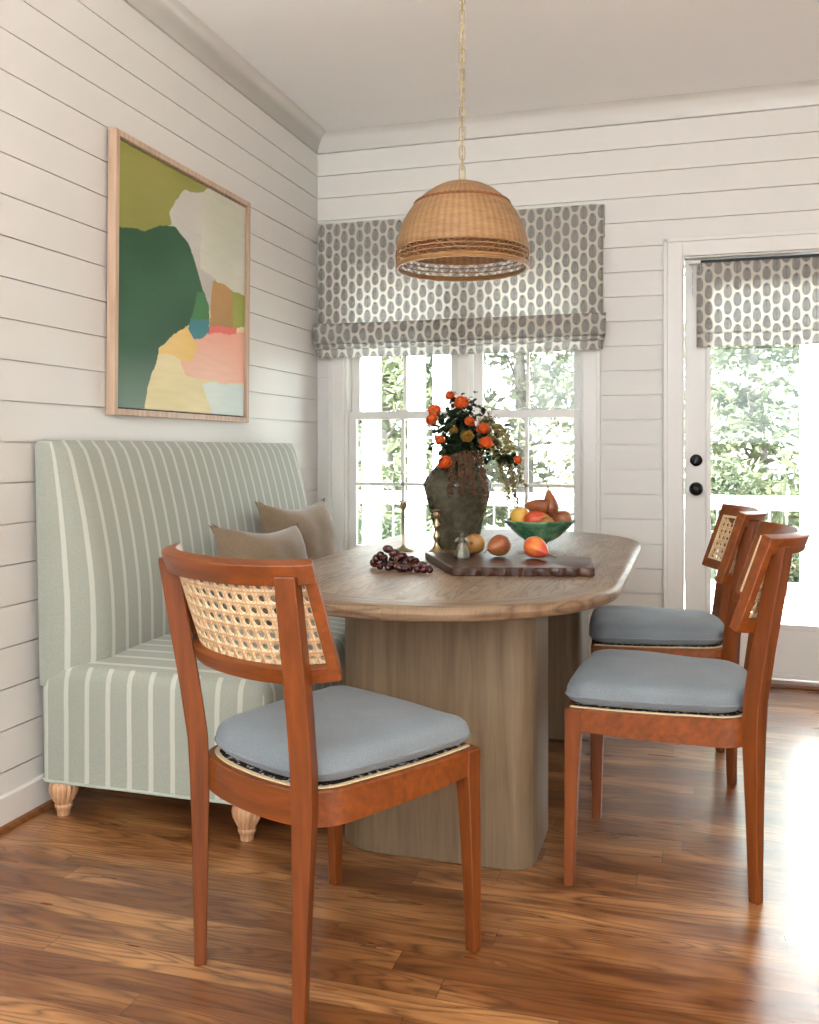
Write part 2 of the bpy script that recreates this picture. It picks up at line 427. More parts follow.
def rects(x0, x1, z0, z1, openings):
    xs = sorted({x0, x1} | {v for o in openings for v in o[:2] if x0 < v < x1})
    zs = sorted({z0, z1} | {v for o in openings for v in o[2:] if z0 < v < z1})
    for j in range(len(zs) - 1):
        run = None
        for i in range(len(xs) - 1):
            mx, mz = (xs[i] + xs[i + 1]) / 2, (zs[j] + zs[j + 1]) / 2
            if any(o[0] < mx < o[1] and o[2] < mz < o[3] for o in openings):
                if run: yield run[0], run[1], zs[j], zs[j + 1]; run = None
            else: run = (run[0], xs[i + 1]) if run else (xs[i], xs[i + 1])
        if run: yield run[0], run[1], zs[j], zs[j + 1]

rows = []
z = GZ
while z > 0:
    rows.append((max(0, z - BH), z)); z -= BH
rows.insert(0, (GZ, ZC))
def shiplap(fn, x0, x1, openings, g=.0020):
    for (a, b) in rows:
        for r in rects(x0, x1, a, b, openings):
            lo = r[2] + (g if abs(r[2] - a) < 1e-6 else 0); hi = r[3] - (g if abs(r[3] - b) < 1e-6 else 0)
            fn(r[0], r[1], lo, hi)
mb = MB()
shiplap(lambda a, b, c, d: mb.box(a, b, 0, .012, c, d), 0, XR, [WO, DO])
for r in rects(-.15, XR + .15, -.1, ZC, [WO, (DO[0], DO[1], 0, DO[3])]): mb.box(r[0], r[1], .012, .16, r[2], r[3])
tag(mb.build('wall_back', M['paint']), kind='structure')
mb = MB()
shiplap(lambda a, b, c, d: mb.box(-.012, 0, a, b, c, d), YB, 0, [])
mb.box(-.15, -.012, YB, .012, -.1, ZC)
tag(mb.build('wall_left', M['paint']), kind='structure')
mb = MB(); mb.box(XR, XR + .15, YB - .15, .012, -.1, ZC)
tag(mb.build('wall_right', M['paint']), kind='structure')
mb = MB()
for r in rects(-.15, XR + .15, -.1, ZC, [(.1, 3.4, 1.2, 2.78)]): mb.box(r[0], r[1], YB - .15, YB, r[2], r[3])  # added unseen wall; its high opening is shaped to let daylight in
tag(mb.build('added_front_wall', M['paint']), kind='structure')

# crown moulding, swept along left and back walls
prof = [(0, GZ + .003), (.006, GZ + .003), (.009, GZ + .02), (.018, GZ + .042), (.032, GZ + .062), (.052, GZ + .078), (.075, GZ + .087), (.09, ZC - .001), (.09, ZC), (0, ZC)]
mb = MB()
mb.loft([[(d, YB, z) for d, z in prof], [(d, -d, z) for d, z in prof]]); tag(mb.build('trim_1', M['paint'], smooth=True, angle=60), kind='structure')
mb = MB()
mb.loft([[(d, -d, z) for d, z in prof], [(XR, -d, z) for d, z in prof]]); tag(mb.build('trim_2', M['paint'], smooth=True, angle=60), kind='structure')
# baseboards with stained shoe
def baseboard(name, pts):
    root = tag(empty(name), kind='structure')
    for nm, pr, mt in (('base', [(0, 0), (.014, 0), (.014, .098), (.009, .104), (0, .104)], M['trim']), ('shoe', [(.014, 0), (.03, 0), (.029, .008), (.024, .015), (.014, .018)], M['shoewood'])):
        b = MB(); b.loft([[f(d, z) for d, z in pr] for f in pts]); b.build(nm, mt, root, smooth=True, angle=30)
baseboard('baseboard_left', [lambda d, z: (d, YB, z), lambda d, z: (d, -d, z)])
baseboard('baseboard_back', [lambda d, z: (d, -d, z), lambda d, z: (1.828, -d, z)])

def casing(b, x0, x1, z0, z1, w, vertical_only=False, d=.02):
    "moulded casing round an opening: flat board, raised outer bead"
    b.box(x0 - w, x0, -d, .004, z0, z1 + w); b.box(x1, x1 + w, -d, .004, z0, z1 + w); b.box(x0, x1, -d, .004, z1, z1 + w)
    e = .018
    b.box(x0 - w - .001, x0 - w + e, -d - .009, -.001, z0, z1 + w); b.box(x1 + w - e, x1 + w + .001, -d - .009, -.001, z0, z1 + w)
    b.box(x0 - w, x1 + w, -d - .009, -.001, z1 + w - e, z1 + w + .001)
# window casing, stool and apron
mb = MB(); casing(mb, WO[0], WO[1], WO[2], WO[3], .086)
mb.box(WO[0] - .11, WO[1] + .11, -.06, .06, WO[2] - .03, WO[2]); mb.box(WO[0] - .086, WO[1] + .086, -.018, .004, WO[2] - .12, WO[2] - .03)
mb.box(.792, .853, -.012, .13, WO[2], WO[3])                     # mullion between the two sashes
for x in (WO[0], WO[1]): mb.box(x - .012, x + .012, .0, .16, WO[2], WO[3])
mb.box(WO[0], WO[1], .0, .16, WO[3] - .012, WO[3] + .01); mb.box(WO[0], WO[1], .05, .2, WO[2] - .03, WO[2] + .015)
tag(mb.build('trim_3', M['trim'], bevel=.003), kind='structure')
# door casing
mb = MB(); casing(mb, DO[0], DO[1], 0, DO[3], .088)
for x in (DO[0], DO[1]): mb.box(x - .012, x + .008 * (1 if x < 2 else -1), .0, .16, 0, DO[3])
mb.box(DO[0], DO[1], 0, .16, DO[3] - .008, DO[3] + .01)
tag(mb.build('trim_4', M['trim'], bevel=.003), kind='structure')

def window(name, x0, x1):
    root = tag(empty(name, (0, 0, 0)), kind='structure')
    zm = 1.312; x0 += .006; x1 -= .006
    for (za, zb, y0, y1, nm) in ((WO[2] + .016, zm + .022, .035, .07, 'lower_sash'), (zm - .012, WO[3] - .014, .078, .112, 'upper_sash')):
        st = .045 if nm == 'lower_sash' else .05; br = .07 if nm == 'lower_sash' else .035; tr = .043 if nm == 'lower_sash' else .06
        b = MB(); b.box(x0, x0 + st, y0, y1, za, zb); b.box(x1 - st, x1, y0, y1, za, zb)
        b.box(x0 + st, x1 - st, y0, y1, za, za + br); b.box(x0 + st, x1 - st, y0, y1, zb - tr, zb)
        s = b.build(nm, M['trim'], root, bevel=.003)
        b = MB(); xm = (x0 + x1) / 2; zc = .94 if nm == 'lower_sash' else 1.69
        b.box(xm - .009, xm + .009, y0 + .006, y1 - .006, za + br, zb - tr); b.box(x0 + st, x1 - st, y0 + .006, y1 - .006, zc - .009, zc + .009)
        b.build('muntin', M['trim'], s, bevel=.002)
        b = MB(); b.box(x0 + st - .004, x1 - st + .004, (y0 + y1) / 2 - .002, (y0 + y1) / 2 + .002, za + br - .004, zb - tr + .004)
        b.build('pane', M['glass'], s)
    for q in (.5, .78):
        xm = x0 + (x1 - x0) * q
        b = MB(); b.lathe([(.0, 0), (.022, 0), (.024, .006), (.018, .012), (.006, .014), (0, .014)], 20, Matrix.Translation((xm, .05, zm + .022)), cap=False)
        b.box(xm - .028, xm + .028, .04, .062, zm + .0215, zm + .027); b.build('sash_lock', M['trim'], root, smooth=True)
window('window_1', WO[0], .792); window('window_2', .853, WO[1])

# door with one tall light
root = tag(empty('door_1', (0, 0, 0)), kind='structure')
dx0, dx1, dz0, dz1 = 1.937, 2.833, .03, 2.06
mb = MB(); gx0, gx1, gz0, gz1 = 2.055, 2.715, .285, 1.93
for r in rects(dx0, dx1, dz0, dz1, [(gx0, gx1, gz0, gz1)]): mb.box(r[0], r[1], .03, .072, r[2], r[3])
mb.build('door_slab', M['trim'], root)
mb = MB(); t_ = .02
for a, b_, c, d in ((gx0 - t_, gx0 + .004, gz0 - t_, gz1 + t_), (gx1 - .004, gx1 + t_, gz0 - t_, gz1 + t_), (gx0, gx1, gz0 - t_, gz0 + .004), (gx0, gx1, gz1 - .004, gz1 + t_)): mb.box(a, b_, .02, .031, c, d)
mb.build('glazing_bead', M['trim'], root, bevel=.003)
mb = MB(); mb.box(gx0 - .003, gx1 + .003, .049, .053, gz0 - .003, gz1 + .003); mb.build('pane', M['glass'], root)
Rx = Matrix.Rotation(pi / 2, 4, 'X')
mb = MB(); mb.lathe([(0, 0), (.032, 0), (.033, .006), (.028, .010), (.012, .014), (.011, .034), (.02, .040), (.029, .052), (.030, .060), (.024, .070), (.012, .075), (0, .076)], 28, Matrix.Translation((1.99, .03, .934)) @ Rx, cap=False)
mb.build('door_knob', M['black'], root, smooth=True, angle=60)
mb = MB(); mb.lathe([(0, 0), (.029, 0), (.029, .008), (.024, .012), (0, .013)], 28, Matrix.Translation((1.99, .03, 1.075)) @ Rx, cap=False)
mb.box(-.005, .005, -.026, -.010, -.016, .016, Matrix.Translation((1.99, .03, 1.075)) @ Matrix.Rotation(.5, 4, 'Y')); mb.build('deadbolt', M['black'], root, smooth=True, angle=40)
mb = MB(); mb.box(DO[0] - .0, DO[1], -.045, .16, 0, .018); mb.build('threshold', M['shoewood'], root, bevel=.005)
mb = MB(); mb.box(dx0 + .01, dx1 - .01, .024, .03, .03, .05); mb.build('door_sweep', M['trim'], root)

# ------------------------------------------------------------------ roman blinds
def blind(name, label, x0, x1, prof, uoff, boff, headrail=None, flare=0):
    root = empty(name, ((x0 + x1) / 2, 0, prof[0][1]), 0, label, 'blind')
    L = [0]
    for i in range(1, len(prof)): L.append(L[-1] + hypot(prof[i][0] - prof[i - 1][0], prof[i][1] - prof[i - 1][1]))
    # resample
    pts = []; N = 90
    for k in range(N + 1):
        s = L[-1] * k / N; i = max(j for j in range(len(L)) if L[j] <= s + 1e-9); i = min(i, len(L) - 2)
        f = (s - L[i]) / (L[i + 1] - L[i]); pts.append((prof[i][0] + (prof[i + 1][0] - prof[i][0]) * f, prof[i][1] + (prof[i + 1][1] - prof[i][1]) * f, s))
    nx = 60; vs = []; uvs = []; fs = []
    cx = (x0 + x1) / 2
    for (y, z, s) in pts:
        for i in range(nx + 1):
            u = i / nx; low = max(0, (s - L[-1] * .55) / (L[-1] * .45))
            x = x0 + (x1 - x0) * u
            fl = flare * math.sin(min(1, low * 1.0) * pi) * (2 * u - 1)
            wob = .004 * low * noise.noise(Vector((x * 3, s * 8, 0)))
            sag = -.004 * low * sin(pi * u)
            vs.append((x + fl - cx, y + wob * 1.5 - .003 * noise.noise(Vector((x * 2, s * 2, 5))), z + wob + sag - prof[0][1])); uvs.append((x + uoff, -s + boff))
    for j in range(len(pts) - 1):
        for i in range(nx):
            a = j * (nx + 1) + i; fs.append((a, a + 1, a + nx + 2, a + nx + 1))
    me = bpy.data.meshes.new('blind_fabric'); me.from_pydata(vs, [], fs); me.update()
    ul = me.uv_layers.new(name='UVMap')
    for l in me.loops: ul.data[l.index].uv = uvs[l.vertex_index]
    o = link('blind_fabric', me, M['print'], root, smooth=True, angle=180)
    so = o.modifiers.new('s', 'SOLIDIFY'); so.thickness = .0015
    return root
prof = [(-.042, 2.352), (-.048, 2.30), (-.05, 2.0), (-.052, 1.80), (-.054, 1.71), (-.060, 1.706), (-.064, 1.79), (-.074, 1.806), (-.086, 1.798), (-.096, 1.75), (-.090, 1.705), (-.066, 1.690), (-.06, 1.70), (-.066, 1.698), (-.078, 1.688), (-.080, 1.676), (-.066, 1.668), (-.060, 1.672), (-.072, 1.666), (-.074, 1.645), (-.074, 1.622)]
rb = blind('roman_blind', 'wide grey block-print roman blind hanging over the double window', .026, 1.548, prof, 0, 0, flare=.016)
mb = MB(); mb.box(-.755, .755, -.041, -.006, -.03, -.004); mb.build('headrail', M['trim'], rb)
for q in ((.762, .7635), (-.7635, -.762)):
    mb = MB(); mb.box(*q, -.046, -.001, -.16, .0); mb.build('side_return', M['print'], rb, uv=lambda c: (c.y + .02, c.z))
prof = [(.012, 2.040), (.004, 2.02), (.003, 1.76), (.003, 1.735), (-.010, 1.715), (-.014, 1.70), (-.004, 1.690), (-.002, 1.694), (-.012, 1.688), (-.014, 1.66), (-.012, 1.626)]
rb2 = blind('roman_blind', 'narrow grey block-print roman blind mounted on the glazed door', 1.992, 2.79, prof, .02, .03)
mb = MB(); mb.box(-.43, .42, -.004, .028, -.002, .010); mb.build('headrail', M['black'], rb2)
for q in ((-.435, -.38), (.37, .42)):
    mb = MB(); mb.box(*q, -.012, .028, -.006, .008); mb.build('bracket', M['trim'], rb2, bevel=.002)
mb = MB(); mb.box(-.419, -.4175, .0, .026, -.16, -.0); mb.build('side_return', M['print'], rb2, uv=lambda c: (c.y, c.z))

# ------------------------------------------------------------------ outside
mb = MB(); 
for i in range(28):
    y = .16 + i * .14; mb.box(-3.5, 7, y + .003, y + .137, -.09, -.05)
tag(mb.build('porch_deck', M['deck']), kind='structure')
mb = MB(); mb.box(-30, 30, .3, 45, -.9, -.6); tag(mb.build('ground', M['lawn']), kind='structure')
mb = MB(); mb.box(-9, 14, -22, YB - .15, -.35, -.12); tag(mb.build('added_bounce_paving', M['deck']), kind='structure')  # unseen pale slab added to bounce sunlight up onto the ceiling
YR = 2.2
def post(x, w, lab):
    b = MB(); b.box(-w / 2, w / 2, -w / 2, w / 2, -.05, 3.1); b.box(-w / 2 - .015, w / 2 + .015, -w / 2 - .015, w / 2 + .015, -.05, .12)
    o = b.build('porch_post', M['ext'], bevel=.006); o.location = (x, YR + .085 + w / 2, 0)
    tag(o, lab, 'post', 'white porch posts outside')
p = [at(x, 449, YR + .085 + w / 2).x for x, w in ((372, .125), (417, .115), (442, .12), (830, .36))]
post(p[0], .125, 'white porch post outside, leftmost one through the left window'); post(p[1], .115, 'white porch post outside, just left of the vase')
post(p[2], .12, 'white porch post outside, behind the mullion between the windows'); post(p[3], .36, 'broad white porch post outside the glazed door, at the right')
rl = empty('porch_railing', (0, YR, 0), 0, 'white-topped porch railing with thin dark balusters outside the windows and door', 'railing')
mb = MB(); mb.box(-3.4, 6.8, -.06, .06, .755, .80); mb.box(-3.4, 6.8, -.02, .02, .70, .755); mb.build('top_rail', M['ext'], rl, bevel=.006)
mb = MB(); mb.box(-3.4, 6.8, -.02, .02, .05, .09); mb.build('bottom_rail', M['ext'], rl, bevel=.004)
b0 = None
for i in range(40):
    x = -1.3 + i * .115
    if b0 is None:
        b = MB(); b.tube([(0, 0, .09), (0, 0, .71)], .008, 8); b0 = b.build('baluster', M['steel'], rl); b0.location = (x, 0, 0)
    else:
        c = b0.copy(); COL.objects.link(c); c.location = (x, 0, 0)

def leaf_cloud(b, blobs, n, size, rnd):
    for k in range(n):
        c, r = rnd.choice(blobs)
        d = Vector((rnd.gauss(0, 1), rnd.gauss(0, 1), rnd.gauss(0, 1))).normalized() * (rnd.random() ** .35)
        p = Vector(c) + Vector((d.x * r[0], d.y * r[1], d.z * r[2]))
        q = Quaternion(Vector((rnd.gauss(0, 1), rnd.gauss(0, 1), rnd.gauss(0, 1))).normalized(), rnd.random() * 6.28)
        s = size * rnd.uniform(.6, 1.4)
        pts = [(-s, 0, 0), (-.2 * s, .42 * s, .08 * s), (s, 0, 0), (-.2 * s, -.42 * s, .08 * s)]
        b.add([p + q @ Vector(t) for t in pts], [(0, 1, 2), (0, 2, 3)])
def tree(x, y, h, mat, lab, seed, spread=1.6, n=6500, size=.08, layers=9):
    rnd = random.Random(seed)
    r = empty('garden_tree', (x, y, -.6), 0, lab, 'tree', 'trees beyond the porch')
    b = MB(); b.tube([(0, 0, 0), (.05, .05, h * .3), (-.06, 0, h * .6), (.05, 0, h * .95)], [.14, .11, .07, .02], 10); tr = b.build('trunk', M['bark'], r, smooth=True)
    blobs = []
    b2 = MB()
    for i in range(layers):
        z = h * (.18 + .8 * i / layers)
        for k in range(4):
            a = rnd.random() * 6.28; d = spread * rnd.uniform(.2, .9) * (1 - .45 * i / layers)
            c = (cos(a) * d, sin(a) * d, z + rnd.uniform(-.2, .2)); blobs.append((c, (rnd.uniform(.5, .9), rnd.uniform(.5, .9), rnd.uniform(.18, .38))))
            b2.tube([(0, 0, z - .25), (c[0] * .5, c[1] * .5, z - .1), c], [.035, .02, .008], 6)
    b2.build('branches', M['bark'], r)
    b = MB(); leaf_cloud(b, blobs, n, size, rnd); b.build('foliage', mat, r)
def hedge(x, y, w, h, lab, seed):
    rnd = random.Random(seed); b = MB()
    blobs = [((rnd.uniform(-w, w), rnd.uniform(-.25, .25), rnd.uniform(.1, h)), (.35, .35, .28)) for _ in range(26)]
    leaf_cloud(b, blobs, 6000, .045, rnd)
    for k in range(6): b.tube([(w * (k / 2.5 - 1), 0, 0), (w * (k / 2.5 - 1) + .1, 0, h)], .015, 5)
    o = b.build('garden_shrub', M['fol3'], None); o.location = (x, y, -.6); tag(o, lab, 'shrub')
tree(-1.95, 7.0, 4.6, M['fol1'], 'pale green tree outside, seen through the left window', 1)
tree(-.25, 8.0, 5.4, M['fol2'], 'yellow-green tree outside, seen through the right window', 2, 1.9, 7500)
tree(2.75, 7.4, 5.0, M['fol1'], 'layered green tree outside, seen through the glazed door', 3, 1.8, 8000)
tree(-3.4, 9.6, 5.2, M['fol2'], 'light green tree outside, farther off behind the left window', 4, 1.8, 7000)
tree(4.4, 9.4, 5.2, M['fol2'], 'pale tree outside, farther off at the right of the door glass', 5, 1.9, 8000)
hedge(2.5, 5.4, 1.5, 1.45, 'dark green shrub outside, low behind the railing by the door', 11)
hedge(-1.5, 5.4, 1.3, 1.0, 'low green shrub outside behind the railing, left window', 12)

# ------------------------------------------------------------------ settee
def settee():
    r = empty('settee', (.42, -1.40, 0), 0, 'high-backed sage green striped settee against the left wall', 'settee')
    ox, oy = .42, -1.40
    ya, yb = -2.33 - oy, -.47 - oy
    # base: rounded box, upper edges soft and the seat slightly crowned
    def rr(x0, x1, y0, y1, rad, z, n=6):
        pts = []
        for (cx_, cy_, a0) in ((x1 - rad, y1 - rad, 0), (x0 + rad, y1 - rad, 90), (x0 + rad, y0 + rad, 180), (x1 - rad, y0 + rad, 270)):
            for k in range(n + 1):
                a = radians(a0 + 90 * k / n); pts.append((cx_ + rad * cos(a), cy_ + rad * sin(a), z))
        return pts
    X0, X1 = .03 - ox, .80 - ox
    b = MB(); rings = []
    for z_, ins in ((.105, .004), (.108, 0), (.2, 0), (.38, -.003), (.425, 0), (.448, .008), (.463, .022), (.470, .05), (.478, .14), (.484, .25)):
        rings.append(rr(X0 + ins * .3, X1 - ins, ya + ins, yb - ins, max(.03, .04), z_))
    b.loft(rings); base = b.build('seat_base', M['stripe'], r, smooth=True, angle=50)
    b = MB(); b.tube(rr(X0, X1 + .002, ya - .002, yb + .002, .042, .110), .0045, 6, closed=True); b.build('piping', M['piping'], base, smooth=True)
    # backrest: thin at the top, swelling low down; ends rolled soft
    def prof_x(t):   # t 0 bottom .. 1 top, front face x
        zz = t
        return .098 + .112 * (1 - zz ** 2.1) + .012 * sin(zz * pi) - .02 * max(0, 1 - zz / .12) ** 2
    zb, zt = .40, 1.158
    rings = []; nt = 26; ny = 60; mids = []
    L = yb - ya
    for j in range(ny + 1):
        u = .5 - .5 * cos(pi * j / ny); y = ya + L * u
        e = min(u, 1 - u) * L                   # distance from the end
        k = sqrt(max(0, 1 - (1 - min(1, e / .13)) ** 2))      # rounding of the end
        kk = sqrt(max(0, 1 - (1 - min(1, e / .05)) ** 2)) 
        ring = [(.036 - ox, y, zb)]
        top = zt - .02 * (1 - kk)
        for i in range(nt + 1):
            t = i / nt; zz = zb + (top - zb) * t
            fx = prof_x(t); fx = .04 + (fx - .04) * (.12 + .88 * k)
            if t > .94: fx -= (fx - .06) * .5 * ((t - .94) / .06) ** 2
            ring.append((fx - ox, y, zz))
        ring.append((.018 - ox, y, top + .001))
        rings.append(ring); mids.append((ring[nt // 2][0], ring[nt // 2][1]))
    b = MB(); b.loft(rings); bk = b.build('backrest', M['stripe_uv'], r, smooth=True, angle=60)
    us = [0] * (ny + 1); h2 = ny // 2; us[h2] = mids[h2][1]
    for j in range(h2 + 1, ny + 1): us[j] = us[j - 1] + hypot(mids[j][0] - mids[j - 1][0], mids[j][1] - mids[j - 1][1])
    for j in range(h2 - 1, -1, -1): us[j] = us[j + 1] - hypot(mids[j][0] - mids[j + 1][0], mids[j][1] - mids[j + 1][1])
    ul = bk.data.uv_layers.new(name='UVMap'); nring = len(rings[0])
    for l in bk.data.loops:
        v = bk.data.vertices[l.vertex_index]; ul.data[l.index].uv = (us[l.vertex_index // nring], v.co.z)
    # feet
    fz = .112
    pf = [(0, 0), (.019, 0), (.020, .012), (.024, .022), (.026, .024), (.027, .032), (.024, .036), (.030, .047), (.039, .066), (.0425, .084), (.040, .098), (.034, .106), (.034, fz), (0, fz)]
    f0 = None
    for (x, y) in ((.100, -2.300), (.728, -2.305), (.100, -.54), (.728, -.54)):
        if f0 is None:
            b = MB(); b.lathe(pf, 56, None, False, lambda a, z_: 1 + (.15 * abs(cos(7 * a)) ** .7 - .09 if .038 < z_ < .1 else 0))
            f0 = b.build('foot', M['footwood'], r, smooth=True, angle=50); f0['label'] = 'fluted turned pale wood foot'; f = f0
        else:
            f = f0.copy(); COL.objects.link(f)
        f.location = (x - ox, y - oy, 0)
    return r
settee()

def pillow(name, lab, loc, rot, w=.44, h=.44, t=.15, seed=0):
    n = 26; vs = []; fs = []
    def P(u, v, s):
        # pinched corners: edges bow inwards
        x = u * w / 2 * (1 - .13 * (1 - v * v)); z_ = v * h / 2 * (1 - .19 * (1 - u * u))
        d = max(0, (1 - u ** 4)) ** .55 * max(0, (1 - v ** 4)) ** .55
        th = t / 2 * d * (.85 + .15 * (1 - u * u) * (1 - v * v))
        th += .010 * noise.noise(Vector((u * 2.2 + seed, v * 2.2, s))) * d
        # creases running in from the corners
        th -= .012 * math.exp(-((abs(u) - abs(v)) ** 2) * 50) * (abs(u * v) ** 1.2) * (1 if s > 0 else .5)
        return (x, s * th, z_)
    for s in (1, -1):
        o = len(vs)
        for j in range(n + 1):
            for i in range(n + 1): vs.append(P(2 * i / n - 1, 2 * j / n - 1, s))
        for j in range(n):
            for i in range(n):
                a = o + j * (n + 1) + i; fs.append((a, a + 1, a + n + 2, a + n + 1))
    me = bpy.data.meshes.new(name); me.from_pydata(vs, [], fs)
    bm = bmesh.new(); bm.from_mesh(me); bmesh.ops.remove_doubles(bm, verts=bm.verts, dist=1e-5); bmesh.ops.recalc_face_normals(bm, faces=bm.faces); bm.to_mesh(me); bm.free()
    o = link(name, me, M['pillow'], None, smooth=True, angle=180); o.location = loc; o.rotation_euler = rot
    return tag(o, lab, 'pillow', 'taupe velvet pillows on the settee')
pillow('throw_pillow', 'taupe velvet pillow on the settee, the nearer and lower one behind the front chair', (.415, -1.49, .628), (radians(-24), radians(3), radians(68)), seed=1, w=.45, h=.46, t=.22)
pillow('throw_pillow', 'taupe velvet pillow in the far corner of the settee beside the window', (.345, -1.02, .678), (radians(-16), radians(1), radians(72)), seed=5, w=.44, h=.48, t=.22)

# ------------------------------------------------------------------ painting on the left wall
def painting():
    y0, y1, z0, z1 = -1.948, -.912, 1.250, 2.248
    r = empty('framed_painting', (0, (y0 + y1) / 2, z0), 0, 'abstract painting in green, cream and pink in a pale wood frame on the left wall', 'painting')
    r.rotation_euler = (0, radians(.55), 0)
    cy = (y0 + y1) / 2; W = y1 - y0; Hh = z1 - z0; fw = .036; D = .04
    b = MB(); yy = W / 2
    b.box(.006, D, -yy, -yy + fw * .62, 0, Hh); b.box(.006, D, yy - fw * .62, yy, 0, Hh)
    b.box(.006, D, -yy + fw * .62, yy - fw * .62, 0, fw * .62); b.box(.006, D, -yy + fw * .62, yy - fw * .62, Hh - fw * .62, Hh)
    b.build('frame', M['framewood'], r, bevel=.002)
    b = MB(); b.box(.006, .010, -yy + .02, yy - .02, .02, Hh - .02); b.build('shadow_gap', M['black'], r)
    # painted regions, in panel coordinates u (left to right), v (bottom to top)
    A = PAINT
    n = 260; vs = []; fs = []; cols = []
    in0 = fw * .62 + .007; w2 = W - 2 * in0; h2 = Hh - 2 * in0
    def inside(px, py, poly):
        c = False; j = len(poly) - 1
        for i in range(len(poly)):
            xi, yi = poly[i]; xj, yj = poly[j]
            if (yi > py) != (yj > py) and px < (xj - xi) * (py - yi) / (yj - yi) + xi: c = not c
            j = i
        return c
    for j in range(n + 1):
        for i in range(n + 1):
            u, v = i / n, j / n
            vs.append((.028, -w2 / 2 + w2 * u, in0 + h2 * v))
            wu = u + .012 * noise.noise(Vector((u * 9, v * 9, 0))) + .004 * noise.noise(Vector((u * 45, v * 45, 3)))
            wv = v + .012 * noise.noise(Vector((u * 9, v * 9, 7))) + .004 * noise.noise(Vector((u * 45, v * 45, 9)))
            c = Vector(srgb(226, 210, 160))
            for (colr, colr2, poly) in A:
                if colr == (70, 102, 84): continue
                if inside(wu, wv, poly):
                    f = .5 + .9 * noise.noise(Vector((u * 3, v * 5, colr[0] * .1)));  f = min(1, max(0, f))
                    c = Vector(srgb(*colr)).lerp(Vector(srgb(*colr2)), f)
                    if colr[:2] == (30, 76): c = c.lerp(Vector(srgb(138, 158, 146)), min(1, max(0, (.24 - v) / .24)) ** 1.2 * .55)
            br = 1 + .05 * noise.noise(Vector((u * 8, v * 60, 2)))
            cols.append((*(c * br), 1))
    for j in range(n):
        for i in range(n):
            a = j * (n + 1) + i; fs.append((a, a + 1, a + n + 2, a + n + 1))
    # stretcher edge so the canvas is a thin panel
    me = bpy.data.meshes.new('canvas'); me.from_pydata(vs, [], fs)
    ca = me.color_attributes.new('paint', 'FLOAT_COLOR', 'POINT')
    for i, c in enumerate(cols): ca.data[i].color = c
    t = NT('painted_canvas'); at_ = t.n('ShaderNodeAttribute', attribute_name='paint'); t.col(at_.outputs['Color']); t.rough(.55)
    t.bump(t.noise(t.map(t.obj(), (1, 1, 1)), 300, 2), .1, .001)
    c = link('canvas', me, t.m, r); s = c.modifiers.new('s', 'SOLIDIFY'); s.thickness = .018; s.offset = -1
PAINT = [
    ((232, 216, 168), (214, 200, 146), [(-0.038, 1.021), (1.093, 1.408), (1.093, -0.011), (-0.038, -0.048)]),
    ((132, 132, 60), (150, 146, 72), [(-0.097, 1.038), (0.68, 1.029), (0.71, 1.005), (0.651, 0.984), (0.54, 0.932), (0.436, 0.89), (0.384, 0.777), (0.287, 0.74), (0.173, 0.697), (-0.097, 0.646)]),
    ((184, 176, 168), (196, 190, 180), [(0.365, 0.766), (0.346, 0.811), (0.384, 0.876), (0.461, 0.935), (0.6, 0.968), (0.629, 0.678), (0.724, 0.621), (0.704, 0.484), (0.666, 0.448), (0.54, 0.545), (0.436, 0.708)]),
    ((206, 202, 186), (192, 190, 170), [(0.59, 0.957), (0.666, 1.008), (1.093, 1.033), (1.093, 0.56), (0.984, 0.571), (0.799, 0.589), (0.674, 0.62), (0.595, 0.634)]),
    ((232, 150, 128), (230, 186, 160), [(0.568, 0.348), (1.093, 0.413), (1.093, 0.152), (0.799, 0.144), (0.487, 0.153), (0.436, 0.205)]),
    ((206, 214, 206), (190, 206, 204), [(0.609, 0.134), (0.829, 0.141), (1.093, 0.143), (1.093, -0.011), (0.71, -0.009), (0.666, 0.064)]),
    ((226, 184, 88), (232, 196, 120), [(0.252, 0.227), (0.311, 0.268), (0.487, 0.371), (0.535, 0.315), (0.584, 0.284), (0.527, 0.214), (0.41, 0.217), (0.34, 0.231)]),
    ((182, 140, 84), (168, 128, 74), [(0.697, 0.602), (0.799, 0.596), (0.887, 0.582), (0.887, 0.406), (0.669, 0.378)]),
    ((138, 150, 62), (156, 160, 74), [(0.877, 0.58), (1.093, 0.577), (1.093, 0.446), (0.887, 0.408)]),
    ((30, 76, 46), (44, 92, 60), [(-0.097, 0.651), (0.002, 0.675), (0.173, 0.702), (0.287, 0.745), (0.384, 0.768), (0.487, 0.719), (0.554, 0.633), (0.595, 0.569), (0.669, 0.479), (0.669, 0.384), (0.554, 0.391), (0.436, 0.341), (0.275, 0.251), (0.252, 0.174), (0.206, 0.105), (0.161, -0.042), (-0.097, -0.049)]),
    ((70, 102, 84), (96, 122, 106), [(-0.097, 0.143), (0.086, 0.185), (0.252, 0.174), (0.206, 0.105), (0.161, -0.042), (-0.097, -0.049)]),
    ((56, 116, 66), (64, 124, 72), [(0.568, 0.52), (0.618, 0.536), (0.669, 0.479), (0.669, 0.384), (0.518, 0.398)]),
    ((222, 96, 90), (226, 116, 104), [(0.658, 0.385), (0.925, 0.414), (0.918, 0.385), (0.658, 0.35)]),
    ((46, 118, 126), (60, 128, 132), [(0.513, 0.4), (0.669, 0.413), (0.669, 0.359), (0.546, 0.313), (0.5, 0.353)]),
]
painting()

